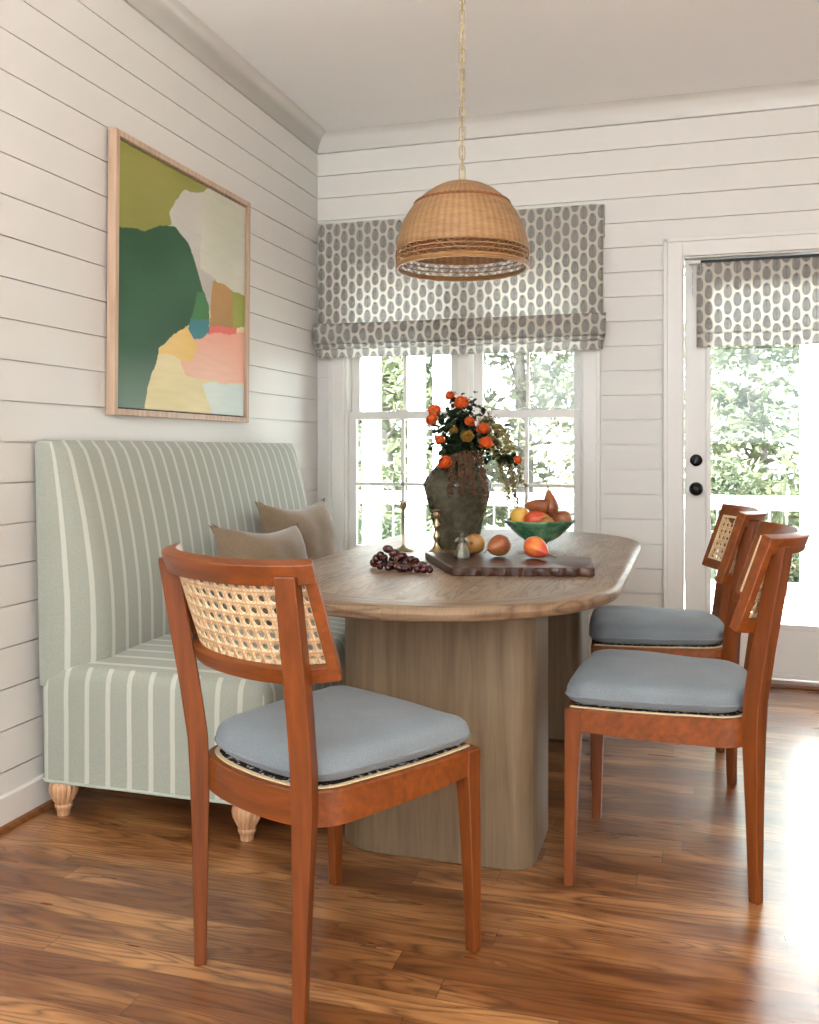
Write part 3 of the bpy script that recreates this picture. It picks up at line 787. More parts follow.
# ------------------------------------------------------------------ table
def table():
    cx_, ya, yb, hw = 1.246, -2.64, -.42, .526
    r = empty('dining_table', (cx_, (ya + yb) / 2, 0), 0, 'oval limed oak dining table on two rounded pedestals', 'table')
    cy = (ya + yb) / 2; hl = (yb - ya) / 2
    def ring(ins, z_):
        pts = []; rad = hw - ins; off = hl - hw; n = 40
        for k in range(n + 1): a = pi * k / n; pts.append((rad * cos(a), off + rad * sin(a), z_))
        for k in range(n + 1): a = pi + pi * k / n; pts.append((rad * cos(a), -off + rad * sin(a), z_))
        return pts
    # planked top with a bull-nosed edge
    b = MB(); b.loft([ring(i, z_) for i, z_ in ((.045, .7155), (.018, .7165), (.006, .7215), (.001, .730), (0, .737), (.003, .745), (.009, .751), (.018, .7545), (.026, .755))])
    b.build('tabletop', M['tabletop'], r, smooth=True, angle=25)
    def ped(y0, y1):
        b = MB(); x0, x1 = .985 - cx_, 1.555 - cx_
        n = 14; rad = 0
        def rg(ins, z_):
            pts = []
            for (qx, qy, a0, rad) in ((x1 - .07, y1 - .07, 0, .07), (x0 + .13, y1 - .13, 90, .13), (x0 + .13, y0 + .13, 180, .13), (x1 - .07, y0 + .07, 270, .07)):
                for k in range(n + 1):
                    a = radians(a0 + 90 * k / n); pts.append((qx + (rad - ins) * cos(a), qy + (rad - ins) * sin(a), z_))
            return pts
        b.loft([rg(.004, 0), rg(0, .004), rg(0, .7155)]); b.build('pedestal', M['pedwood'], r, smooth=True, angle=40)
    ped(-2.29 - cy, -1.93 - cy); ped(-1.13 - cy, -.77 - cy)
def table_mat():
    "flat planks inside, a mitred border board around the edge"
    t = NT('limed_oak_tabletop'); o = t.obj(); s = t.sep(o)
    ay = t.math('MAXIMUM', t.math('SUBTRACT', t.math('ABSOLUTE', s[1]), .58), 0.)
    rad = t.math('SQRT', t.math('ADD', t.math('POWER', s[0], 2.), t.math('POWER', ay, 2.)))
    border = t.math('GREATER_THAN', rad, .43)
    seam = t.math('LESS_THAN', t.math('ABSOLUTE', t.math('SUBTRACT', rad, .43)), .0022)
    pl = t.math('DIVIDE', s[0], .143); row = t.math('FLOOR', pl); fr = t.math('FRACT', pl)
    seam2 = t.math('MULTIPLY', t.math('LESS_THAN', t.math('MINIMUM', fr, t.math('SUBTRACT', 1., fr)), .012), t.math('SUBTRACT', 1., border))
    wn = t.n('ShaderNodeTexWhiteNoise', noise_dimensions='1D'); t.set(wn, 'W', row)
    off = t.math('MULTIPLY', wn.outputs['Value'], 9.)
    def grain(vec):
        a = t.noise(vec, 1.3, 3, .5, .5); w = t.math('ABSOLUTE', t.math('SUBTRACT', t.math('MULTIPLY', t.math('FRACT', t.math('MULTIPLY', a, 14.)), 2.), 1.))
        return t.math('ADD', t.math('MULTIPLY', t.math('POWER', w, 2.5), -.35), t.math('MULTIPLY', a, .9))
    g1 = grain(t.comb(t.math('ADD', t.math('MULTIPLY', s[0], 9.), off), t.math('MULTIPLY', s[1], 1.1), off))
    th = t.math('ARCTAN2', s[0], s[1])
    g2 = grain(t.comb(t.math('MULTIPLY', rad, 12.), t.math('MULTIPLY', th, 1.2), 3.))
    fine = t.noise(t.map(o, (260, 9, 30)), 1, 3, .6)
    g = t.math('ADD', t.math('MULTIPLY', g1, t.math('SUBTRACT', 1., border)), t.math('MULTIPLY', g2, border))
    g = t.math('ADD', g, t.math('MULTIPLY', t.math('SUBTRACT', fine, .5), .35))
    c = t.ramp(g, [(.0, srgb(80, 58, 40)), (.3, srgb(116, 91, 67)), (.55, srgb(142, 118, 92))])
    c = t.mix(t.math('MULTIPLY', t.math('MAXIMUM', seam, seam2), .55), c, srgb(84, 60, 42))
    t.col(c); t.rough(t.math('ADD', .38, t.math('MULTIPLY', fine, .15)))
    t.bump(t.math('SUBTRACT', t.math('MULTIPLY', fine, .5), t.math('MAXIMUM', seam, seam2)), .2, .002)
    return t.m
M['tabletop'] = table_mat()
table()

# ------------------------------------------------------------------ chairs
def chair():
    r = empty('dining_chair', (0, 0, 0))
    # plan outline of the seat (right half, front to back), sitter faces +y
    def seat_plan(sc=1.0, dy=0, n=14):
        P = [(.238, .232), (.240, .16), (.238, .08), (.230, -.01), (.219, -.09), (.207, -.163), (.173, -.211), (.100, -.238), (0, -.246)]
        # smooth with Catmull-Rom
        out = []
        Q = [P[0]] + P + [(-P[-2][0], P[-2][1])]
        for i in range(1, len(Q) - 2):
            for k in range(4):
                f = k / 4; p0, p1, p2, p3 = Q[i - 1], Q[i], Q[i + 1], Q[i + 2]
                out.append(tuple(.5 * (2 * p1[c] + (p2[c] - p0[c]) * f + (2 * p0[c] - 5 * p1[c] + 4 * p2[c] - p3[c]) * f * f + (3 * p1[c] - p0[c] - 3 * p2[c] + p3[c]) * f ** 3) for c in (0, 1)))
        out.append(P[-1])
        left = [(-x, y) for x, y in out[:-1]][::-1]
        return out + left          # open curve from front right round the back to front left
    plan = seat_plan()
    def inset(pts, d):
        res = []
        for i, (x, y) in enumerate(pts):
            a = pts[max(0, i - 1)]; c = pts[min(len(pts) - 1, i + 1)]
            tx, ty = c[0] - a[0], c[1] - a[1]; l = hypot(tx, ty); nx_, ny_ = ty / l, -tx / l     # outward or inward
            if nx_ * x + ny_ * (y - .02) > 0: nx_, ny_ = -nx_, -ny_
            res.append((x + nx_ * d, y + ny_ * d))
        return res
    # curved apron in one U, deeper to the rear, plus straight front rail
    b = MB(); inn = inset(plan, .024); rings = []
    for i, ((x, y), (u, v)) in enumerate(zip(plan, inn)):
        dep = .056 + .014 * max(0, min(1, (.2 - y) / .35)); 
        zt = .458
        rings.append([(x, y, zt - dep), (x, y, zt - .003), (x - (x - u) * .12, y - (y - v) * .12, zt), (u, v, zt), (u, v, zt - dep)])
    b.loft(rings); b.box(-.225, .225, .205, .232, .402, .458)
    b.build('seat_rail', M['cherryx'], r, smooth=True, angle=35)
    # cream spline ring lying in the rail, and the dark woven seat
    a1 = inset(plan, .016); a2 = inset(plan, .026)
    def closed(a): return a
    b = MB(); rings = []
    for (x, y), (u, v) in zip(a1, a2): rings.append([(x, min(y, .222), .457), (x, min(y, .222), .4605), (u, min(v, .222), .4605), (u, min(v, .222), .457)])
    b.loft(rings); b.build('seat_spline', M['cream'], r, smooth=True, angle=50)
    a3 = inset(plan, .024); pts = [(x, min(y, .215)) for x, y in a3]
    b = MB(); b.add([(x, y, .4555) for x, y in pts] + [(x, y, .4585) for x, y in pts], [tuple(range(len(pts))), tuple(range(2 * len(pts) - 1, len(pts) - 1, -1))] + [(i, (i + 1) % len(pts), len(pts) + (i + 1) % len(pts), len(pts) + i) for i in range(len(pts))])
    b.build('woven_seat', M['speckle'], r)
    # legs
    def leg(st, rz, nm, mat):
        b = MB(); rings = []
        for (x, y, z_, w, d) in st:
            R = Matrix.Rotation(rz, 3, 'Z')
            rings.append([Vector((x, y, z_)) + R @ Vector((sx * w / 2, sy * d / 2, 0)) for sx, sy in ((1, 1), (-1, 1), (-1, -1), (1, -1))])
        b.loft(rings); b.build(nm, mat, r, bevel=.0035)
    for s in (1, -1):
        leg([(s * .232, .222, 0, .026, .026), (s * .228, .217, .25, .034, .034), (s * .224, .212, .40, .042, .042), (s * .224, .212, .457, .043, .043)], 0, 'leg', M['cherry'])
        leg([(s * .170, -.232, 0, .026, .026), (s * .174, -.229, .25, .035, .035), (s * .179, -.2275, .42, .044, .043), (s * .181, -.231, .50, .045, .044), (s * .188, -.247, .62, .045, .044), (s * .198, -.273, .78, .044, .043), (s * .204, -.292, .893, .042, .040)], s * radians(33), 'rear_leg', M['cherry'])
    # curved back: surface S(s,t,o)  s along the arc, t up, o outward (rear)
    def S(s, t, o=0):
        zz = .690 + .232 * t
        ye = -.172 - .078 * t; sag = .078 + .012 * t; w = .228
        def P(q):
            u = math.copysign(sin(abs(q) * 1.3) / sin(1.3), q)
            return u * w, ye - sag * (1 - abs(u) ** 2.8)
        x, y = P(s); x1, y1 = P(s + .01); x0, y0 = P(s - .01)
        tx, ty = x1 - x0, y1 - y0; l = hypot(tx, ty); nx_, ny_ = ty / l, -tx / l
        return Vector((x + nx_ * o, y + ny_ * o, zz - .004 * (1 - s * s) - .012 * (1 - s * s) * (1 - t) - o * .3))
    def slab(b, s0, s1, t0, t1, o0, o1, ns, ntt):
        rings = []
        for i in range(ns + 1):
            s = s0 + (s1 - s0) * i / ns
            ring = [S(s, t0 + (t1 - t0) * k / ntt, o0) for k in range(ntt + 1)] + [S(s, t1 - (t1 - t0) * k / ntt, o1) for k in range(ntt + 1)]
            rings.append(ring)
        b.loft(rings)
    b = MB()
    slab(b, -1, 1, .83, 1, -.006, .025, 48, 2); slab(b, -1, 1, 0, .135, -.004, .022, 40, 2)
    slab(b, -1, -.86, .10, .86, -.005, .0235, 4, 6); slab(b, .86, 1, .10, .86, -.005, .0235, 4, 6)
    b.build('back_frame', M['cherryx'], r, smooth=True, bevel=.003)
    # cane web with true holes
    nc, nr = 19, 7; s0, s1, t0, t1 = -.87, .87, .125, .845
    vs = []; fs = []; uv = []; hr = .28
    def cell(i, j):
        o = len(vs)
        out = [(0, 0), (.5, 0), (1, 0), (1, .5), (1, 1), (.5, 1), (0, 1), (0, .5)]
        for (a, c) in out: vs.append((i + a, j + c))
        for k in range(8):
            an = radians(225 + 45 * k); vs.append((i + .5 + hr * cos(an), j + .5 + hr * sin(an)))
        for k in range(8): fs.append((o + k, o + (k + 1) % 8, o + 8 + (k + 1) % 8, o + 8 + k))
    for j in range(nr):
        for i in range(nc): cell(i, j)
    me = bpy.data.meshes.new('cane_panel')
    me.from_pydata([tuple(S(s0 + (s1 - s0) * x / nc, t0 + (t1 - t0) * y / nr, .006)) for x, y in vs], [], fs)
    ul = me.uv_layers.new(name='UVMap')
    for l in me.loops: ul.data[l.index].uv = vs[l.vertex_index]
    bm = bmesh.new(); bm.from_mesh(me); bmesh.ops.remove_doubles(bm, verts=bm.verts, dist=1e-5); bm.to_mesh(me); bm.free()
    c = link('cane_panel', me, M['cane'], r, smooth=True, angle=180); so = c.modifiers.new('s', 'SOLIDIFY'); so.thickness = .0022
    # cream spline round the inner face of the cane
    b = MB()
    for (q0, q1, p0, p1) in ((-.84, .84, .80, .83), (-.84, .84, .135, .165)): slab(b, q0, q1, p0, p1, -.0065, .006, 30, 1)
    for q in (-1, 1): slab(b, min(q * .86, q * .835), max(q * .86, q * .835), .135, .83, -.0065, .006, 2, 6)
    b.build('cane_spline', M['cream'], r)
    # cushion
    P0 = [(x * .985, min(y, .24) + (.008 if y < 0 else 0)) for x, y in inset(plan, .010)]
    # closed outline with rounded front corners
    out = list(P0); out = [(x, y) for x, y in out if y < .19]
    fr = []
    for k in range(7):
        a = pi / 2 * k / 6; fr.append((-.186 - .045 * cos(a), .192 + .045 * sin(a)))
    fl = [(-x, y) for x, y in fr[::-1]]
    mid = [(-.186 + .372 * k / 8, .237 + .004 * sin(pi * k / 8)) for k in range(1, 8)]
    loop = out + fr + mid + fl
    rings = []; cyy = .0
    b = MB()
    for z_, k in ((.4610, .86), (.463, .90), (.469, .95), (.476, .982), (.483, 1.0), (.485, 1.004), (.488, 1.002), (.500, .997), (.511, .980), (.520, .945), (.527, .87), (.532, .74), (.535, .5), (.536, .25)):
        rings.append([(x * k, y * k, z_ + (.004 * noise.noise(Vector((x * 6, y * 6, 2))) if z_ > .49 else 0)) for x, y in loop])
    b.loft(rings); cu = b.build('seat_cushion', M['cushion'], r, smooth=True, angle=180)
    b = MB(); b.tube([(x * 1.004, y * 1.004, .4865) for x, y in loop], .0028, 6, closed=True); b.build('cushion_seam', M['cushion'], cu, smooth=True)
    return r
c0 = chair()
def place(c, cx_, cy_, hx, hy, lab):
    c.location = (cx_, cy_, 0); c.rotation_euler = (0, 0, math.atan2(-hx, hy)); tag(c, lab, 'chair', 'cane-back dining chairs at the table')
place(c0, 1.181, -2.794, .45, .893, 'cane-back dining chair nearest the camera, its back turned to the viewer')
c1 = copy_tree(c0); place(c1, 1.8915, -2.100, -.998, .0578, 'cane-back dining chair on the right of the table, the nearer of the two there')
c2 = copy_tree(c0); place(c2, 1.8485, -1.2805, -.997, -.0777, 'cane-back dining chair on the right of the table, the farther one by the door')

# ------------------------------------------------------------------ pendant
def pendant():
    px_, py_ = 1.182, -1.53; zr, zt, R = 1.772, 2.080, .236
    r = empty('pendant_lamp', (px_, py_, zr), 0, 'woven rattan dome pendant lamp hanging on a brass chain over the table', 'lamp')
    H_ = zt - zr
    def rad(z_):  # dome radius at height above rim
        t = min(1, max(0, (z_ - .04) / (H_ - .04)))
        return R * (1 if z_ < .04 else (1 - t ** 1.95) ** .5) * (1 - .02 * (1 - min(1, z_ / .04)))
    # dome above the open band
    n = 112; prof_ = []
    for k in range(26):
        z_ = .060 + (H_ - .060) * sin(pi / 2 * k / 25)
        prof_.append((max(.02, rad(z_)), z_))
    b = MB(); rings = []
    for rr_, z_ in prof_: rings.append([((rr_ * (1 + .0035 * cos(56 * 2 * pi * j / n))) * cos(2 * pi * j / n), (rr_ * (1 + .0035 * cos(56 * 2 * pi * j / n))) * sin(2 * pi * j / n), z_) for j in range(n)])
    b.loft(rings, False); o = b.build('shade', M['wicker'], r, smooth=True, angle=180); so = o.modifiers.new('s', 'SOLIDIFY'); so.thickness = .005
    # rim band below
    b = MB()
    for k, z_ in enumerate((.0, .007)): b.tube([(rad(z_) * 1.0 * cos(a * 2 * pi / 72), rad(z_) * sin(a * 2 * pi / 72), z_ + .001 * sin(a * 1.9 + k)) for a in range(72)], .0052, 6, closed=True)
    b.build('rim', M['rattan'], r, smooth=True)
    # lattice band: rings and criss-cross strands
    b = MB()
    for z_ in (.012, .028, .044, .060): b.tube([(rad(z_) * cos(a * 2 * pi / 72), rad(z_) * sin(a * 2 * pi / 72), z_) for a in range(72)], .0021, 6, closed=True)
    K = 38
    for i in range(3):
        za, zb = .012 + .016 * i, .028 + .016 * i
        for k in range(K):
            a = 2 * pi * (k + .5 * (i % 2)) / K; w_ = pi / K
            b.tube([(rad(za) * cos(a), rad(za) * sin(a), za), (rad(zb) * cos(a + w_), rad(zb) * sin(a + w_), zb)], .0014, 5)
            b.tube([(rad(za) * cos(a), rad(za) * sin(a), za), (rad(zb) * cos(a - w_), rad(zb) * sin(a - w_), zb)], .0014, 5)
    b.build('lattice_band', M['rattan'], r, smooth=True)
    b = MB(); zb_ = .226
    for ph in (0, 1):
        b.tube([((rad(zb_) + .001) * cos(a * 2 * pi / 160), (rad(zb_) + .001) * sin(a * 2 * pi / 160), zb_ + .003 * sin(a * .9 + ph * pi)) for a in range(160)], .0034, 6, closed=True)
    b.build('braid', M['rattandark'], r, smooth=True)
    # socket and bulb inside
    b = MB(); b.lathe([(0, H_ - .09), (.02, H_ - .09), (.022, H_ - .03), (.012, H_ - .01), (.012, H_ + .012), (.004, H_ + .016), (0, H_ + .016)], 20, cap=False); b.build('socket', M['chainbrass'], r, smooth=True)
    b = MB(); b.lathe([(0, H_ - .165), (.015, H_ - .16), (.028, H_ - .14), (.028, H_ - .12), (.015, H_ - .095), (.013, H_ - .09)], 20, cap=False); b.build('bulb', plain('frosted_bulb', (.8, .78, .72), .3), r, smooth=True)
    # chain
    b = MB(); L = .0475; pit = .0345; z_ = H_ + .014; i = 0
    while zr + z_ < ZC - .04:
        pts = []
        for k in range(20):
            a = 2 * pi * k / 20; x = .0105 * cos(a); zz = (L / 2 - .0105) * (1 if sin(a) > 0 else -1) * (abs(sin(a)) > .05) + .0125 * sin(a)
            pts.append((x, 0, z_ + L / 2 + zz - .004) if i % 2 == 0 else (0, x, z_ + L / 2 + zz - .004))
        b.tube(pts, .0021, 6, closed=True); z_ += pit; i += 1
    ch = b.build('chain', M['chainbrass'], r, smooth=True); ch.rotation_euler = (0, 0, .35)
    b = MB(); b.tube([(0, 0, H_ + .012)] + [(.004 * sin(k), .004 * cos(k), H_ + .02 + k * .03) for k in range(int((ZC - zr - H_ - .03) / .03))] + [(0, 0, ZC - zr - .02)], .0016, 6); b.build('cord', M['cream'], r)
    b = MB(); b.lathe([(0, ZC - zr), (.06, ZC - zr), (.06, ZC - zr - .012), (.03, ZC - zr - .03), (.008, ZC - zr - .045), (0, ZC - zr - .045)], 28, cap=False); b.build('ceiling_canopy', M['chainbrass'], r, smooth=True)
pendant()

# ------------------------------------------------------------------ things on the table
TZ = .755
def vase():
    r = empty('vase', (1.118, -1.33, TZ), 0, 'tall dark olive glazed vase on the table holding the flowers', 'vase')
    prof_ = [(0, 0), (.070, 0), (.074, .006), (.083, .04), (.102, .12), (.119, .19), (.130, .235), (.1305, .246), (.120, .265), (.098, .295), (.074, .320), (.062, .332), (.058, .345), (.062, .355), (.060, .357), (.052, .352), (.050, .33), (.07, .30), (.1, .25), (.06, .03), (0, .03)]
    def fn(a, z_):   # five soft facets with one sharper ridge
        k = 5; m = (a + .2) % (2 * pi / k) - pi / k
        return 1 + (cos(pi / k) / cos(m) - .92) * .16 if z_ < .33 else 1
    b = MB(); b.lathe(prof_, 80, None, False, fn); b.build('body', M['vase'], r, smooth=True, angle=50)
vase()

def flower_head(b, c, R, rnd, up=Vector((0, -.5, .8))):
    "ruffled globe of overlapping cupped petals"
    q = up.normalized().to_track_quat('Z', 'Y')
    for n, phi, rr in ((3, 14, .62), (5, 34, .74), (7, 58, .86), (8, 84, .95), (8, 112, .96)):
        for k in range(n):
            a = 2 * pi * (k + rnd.uniform(-.2, .2)) / n + phi; ph = radians(phi + rnd.uniform(-8, 8))
            n_ = Vector((sin(ph) * cos(a), sin(ph) * sin(a), cos(ph)))
            side = Vector((-sin(a), cos(a), 0)); upv = side.cross(n_) * -1
            if upv.z < 0: upv = -upv
            w = R * rnd.uniform(.42, .6); h = R * rnd.uniform(.45, .62); base = n_ * R * rr
            pts = []
            for (u, v, o) in ((0, -.9, -.25), (-.9, -.3, -.05), (-1, .5, .10), (-.35, 1.0, .28), (.3, .92, .2), (.95, .55, .12), (.9, -.3, -.05)):
                pts.append(c + q @ (base * .9 + side * u * w + upv * v * h + n_ * o * R + Vector((rnd.gauss(0, 1), rnd.gauss(0, 1), rnd.gauss(0, 1))) * R * .04))
            m = c + q @ (base * .9 - n_ * .04 * R)
            b.add(pts + [m], [(i, (i + 1) % 7, 7) for i in range(7)])

def leaf(b, p, d, s, rnd, droop=.3):
    d = Vector(d).normalized(); side = d.cross(Vector((rnd.uniform(-.4, .4), rnd.uniform(-1, .2), .9))).normalized(); nrm = side.cross(d)
    pts = []
    for (l, w) in ((0, 0), (.25, .3), (.6, .36), (1, 0)):
        c = p + d * l * s - Vector((0, 0, droop * s * l * l))
        pts.append((c + side * w * s, c - side * w * s, c - nrm * .06 * s))
    vs = [pts[0][2], pts[1][0], pts[1][2], pts[1][1], pts[2][0], pts[2][2], pts[2][1], pts[3][2]]
    b.add(vs, [(0, 1, 2), (0, 2, 3), (1, 4, 5, 2), (2, 5, 6, 3), (4, 7, 5), (5, 7, 6)])

mouth = Vector((1.122, -1.33, TZ + .30))
def stemcurve(a, e, n=8, arch=.04):
    out = []
    for k in range(n + 1):
        t = k / n; p = a.lerp(e, t); p.z += arch * sin(pi * t); out.append(p)
    return out
rnd = random.Random(3)
roses = [ (450, 396, -1.36, .017, 'rose', 'small orange rose at the very top of the bouquet'),
 (461.5, 403, -1.40, .024, 'rose', 'full orange rose near the top of the bouquet'),
 (435, 411, -1.38, .022, 'rose', 'upper of two orange roses at the left of the bouquet'),
 (432, 420, -1.42, .021, 'rose', 'lower of two orange roses at the left of the bouquet'),
 (469.7, 422, -1.44, .017, 'rose', 'peach-orange rose in the middle of the bouquet'),
 (483, 429, -1.42, .020, 'rose', 'dark orange rose right of the bouquet centre'),
 (454, 431, -1.45, .014, 'rosey', 'yellow rosebud in the leaves left of the bouquet centre'),
 (440, 440, -1.44, .016, 'rose', 'small orange rose low on the left side of the bouquet'),
 (485.5, 443.5, -1.45, .022, 'rose', 'red-orange rose at the lower right of the bouquet'),
 (445, 463, -1.46, .022, 'rose', 'orange rose resting at the lip of the vase'),
 (517.5, 460, -1.38, .014, 'rose', 'lone orange rose out at the right by the dried seed heads'),
 (467.5, 437, -1.46, .021, 'rosey', 'yellow-green seed head in the middle of the bouquet') ]
for (px_, py_, Y, R, mt, lab) in roses:
    e = at(px_, py_, Y); base = mouth + Vector((rnd.uniform(-.025, .025), rnd.uniform(-.02, .02), 0)); root = empty('rose' if 'seed' not in lab.split(' in ')[0] else 'seed_head', base, 0, lab, 'flower', 'orange roses in the vase')
    loc = base; e0 = e - loc
    pts = stemcurve(Vector((0, 0, 0)), e0 - Vector((0, 0, .004)), arch=.03)
    b = MB(); b.tube(pts, .0017, 5); b.build('stem', M['leaf'], root)
    b = MB(); d = (Vector((e0.x * .8, -.35, .25 + e0.z * .5))); flower_head(b, e0, R, rnd, d); b.build('bloom', M[mt], root, smooth=True, angle=60)
    b = MB()
    for k in range(30):
        t = rnd.uniform(.35, 1); i = min(7, int(t * 8)); p = pts[i].lerp(pts[i + 1], t * 8 - i)
        leaf(b, p + Vector((rnd.uniform(-.012, .012), rnd.uniform(-.01, .015), rnd.uniform(-.012, .008))), (rnd.uniform(-1, 1), rnd.uniform(-1, .6), rnd.uniform(-.5, .8)), rnd.uniform(.02, .034), rnd)
    b.build('leaves', M['leaf'], root)
# leafy sprigs filling the middle
sprigs = [((468, 405), -1.32, 'leafy green sprig at the top centre of the bouquet'), ((447, 425), -1.36, 'leafy green sprig left of the bouquet centre'),
          ((492, 424), -1.34, 'leafy green sprig reaching right from the bouquet'), ((475, 440), -1.38, 'leafy green sprig low in the middle of the bouquet'),
          ((452, 450), -1.40, 'leafy green sprig over the left shoulder of the vase'), ((458, 415), -1.3, 'leafy green sprig at the back of the bouquet'), ((512, 456), -1.38, 'thin leafy sprig ending beside the lone rose at the right')]
for (pp, Y, lab) in sprigs:
    e = at(pp[0], pp[1], Y) - mouth; root = empty('leafy_sprig', mouth, 0, lab, 'foliage', 'leafy sprigs in the vase')
    pts = stemcurve(Vector((rnd.uniform(-.02, .02), rnd.uniform(-.015, .015), 0)), e, arch=.02)
    b = MB(); b.tube(pts, .0018, 5); b.build('stem', M['leaf'], root)
    b = MB(); cnt = 130 if 'thin' not in lab else 16
    for k in range(cnt):
        t = rnd.uniform(.3, 1) if cnt == 130 else rnd.uniform(.8, 1); i = min(7, int(t * 8)); p = pts[i].lerp(pts[i + 1], t * 8 - i)
        sp = .026 if cnt == 130 else .008
        leaf(b, p + Vector((rnd.gauss(0, sp), rnd.gauss(0, sp * .8), rnd.gauss(0, sp))), (rnd.uniform(-1, 1), rnd.uniform(-1, .6), rnd.uniform(-.5, .8)), rnd.uniform(.02, .034), rnd)
    b.build('leaves', M['leaf'], root)
# dried hanging seed strands
strands = [([(478, 440), (500, 428), (514, 452), (522, 486)], 'amaranthg', 'outermost drooping olive seed strand at the right of the vase'),
 ([(480, 445), (498, 445), (510, 470), (516, 505)], 'amaranth', 'longest drooping russet seed strand at the right of the vase'),
 ([(476, 445), (492, 438), (507, 458), (514, 488)], 'amaranthg', 'middle drooping olive seed strand right of the vase'),
 ([(478, 448), (494, 452), (503, 474), (509, 500)], 'amaranthg', 'inner drooping olive seed strand beside the vase'),
 ([(474, 430), (486, 420), (500, 432), (510, 452)], 'amaranthg', 'short arching seed strand above the others at the right'),
 ([(470, 452), (478, 456), (484, 478), (487, 502)], 'amaranth', 'russet seed strand hanging over the right shoulder of the vase'),
 ([(466, 452), (470, 458), (472, 476), (474, 496)], 'amaranth', 'russet seed strand hanging down the right front of the vase'),
 ([(460, 452), (460, 460), (461, 476), (463, 494)], 'amaranth', 'russet seed strand hanging down the front centre of the vase'),
 ([(456, 452), (453, 460), (452, 476), (450, 494)], 'amaranth', 'russet seed strand hanging down the left front of the vase'),
 ([(462, 450), (466, 456), (467, 468), (467, 482)], 'amaranth', 'short russet seed strand between two longer ones on the vase')]
for (pl, mt, lab) in strands:
    far = pl[-1][0] > 495; Y = -1.36 if far else -1.465
    P = [mouth.copy()] + [at(x, y, (-1.38 if i == 0 else Y) if far else (-1.40 if i == 0 else (-1.44 if i == 1 else Y))) for i, (x, y) in enumerate(pl)]
    P = [p - mouth for p in P]; sm = []
    Q = [P[0]] + P + [P[-1]]
    for i in range(1, len(Q) - 2):
        for k in range(10):
            f = k / 10; p0, p1, p2, p3 = Q[i - 1], Q[i], Q[i + 1], Q[i + 2]
            sm.append(.5 * (2 * p1 + (p2 - p0) * f + (2 * p0 - 5 * p1 + 4 * p2 - p3) * f * f + (3 * p1 - p0 - 3 * p2 + p3) * f ** 3))
    sm.append(P[-1])
    root = empty('dried_seed_strand', mouth, 0, lab, 'dried flower', 'dried seed strands in the vase')
    b = MB(); b.tube(sm, .0012, 5); b.build('stem', M['stemwood'], root)
    b = MB(); m = len(sm)
    for k in range(230):
        i = int(rnd.uniform(.42, 1) * (m - 1)); p = sm[i] + Vector((rnd.gauss(0, .006), rnd.gauss(0, .004), rnd.gauss(0, .006)))
        s_ = rnd.uniform(.0024, .0046); q = Quaternion(Vector((rnd.gauss(0, 1), rnd.gauss(0, 1), rnd.gauss(0, 1))).normalized(), rnd.random() * 6.28)
        b.add([p + q @ Vector(v) for v in ((s_, 0, 0), (-s_, 0, 0), (0, s_, 0), (0, -s_, 0), (0, 0, s_ * 1.7), (0, 0, -s_ * 1.7))], [(0, 2, 4), (2, 1, 4), (1, 3, 4), (3, 0, 4), (2, 0, 5), (1, 2, 5), (3, 1, 5), (0, 3, 5)])
    b.build('seeds', M[mt], root)
root = empty('fine_grass_spray', mouth, 0, 'wispy spray of tiny dark seeds at the upper right of the bouquet', 'dried flower')
b = MB(); b2 = MB()
for k in range(9):
    e = at(478 + rnd.uniform(0, 20), 403 + rnd.uniform(0, 20), -1.36) - mouth; mid = at(476, 432, -1.36) - mouth
    b.tube([mouth * 0, mid, mid.lerp(e, .6) + Vector((0, 0, .004)), e], .0006, 4)
    for q in range(5):
        p = mid.lerp(e, rnd.uniform(.6, 1)) + Vector((rnd.gauss(0, .005), 0, rnd.gauss(0, .005))); s_ = .0018
        b2.add([p + Vector(v) for v in ((s_, 0, 0), (-s_, 0, 0), (0, s_, 0), (0, -s_, 0), (0, 0, s_), (0, 0, -s_))], [(0, 2, 4), (2, 1, 4), (1, 3, 4), (3, 0, 4), (2, 0, 5), (1, 2, 5), (3, 1, 5), (0, 3, 5)])
b.build('stems', M['stemwood'], root); b2.build('seeds', M['amaranth'], root)

# candlesticks
def candlestick(x, y, prof_, lab, s=1):
    b = MB(); b.lathe(prof_, 28, None, False); o = b.build('candlestick', M['brass'], None, smooth=True, angle=50); o.location = (x, y, TZ)
    tag(o, lab, 'candlestick', 'brass candlesticks on the table')
candlestick(.948, -1.48, [(0, 0), (.036, 0), (.037, .004), (.03, .008), (.012, .014), (.0045, .022), (.0038, .06), (.0038, .150), (.006, .154), (.011, .162), (.0115, .178), (.0155, .180), (.0155, .184), (.010, .184), (.008, .172), (0, .170)], 'slender straight brass candlestick behind the grapes')
candlestick(1.108, -1.605, [(0, 0), (.037, 0), (.038, .005), (.033, .012), (.022, .020), (.013, .030), (.0065, .042), (.006, .052), (.011, .060), (.0125, .068), (.009, .080), (.0055, .088), (.0085, .094), (.0125, .104), (.011, .112), (.006, .122), (.006, .130), (.011, .134), (.0125, .146), (.0125, .154), (.019, .158), (.020, .162), (.010, .162), (.009, .150), (0, .148)], 'turned baluster brass candlestick in front of the vase')

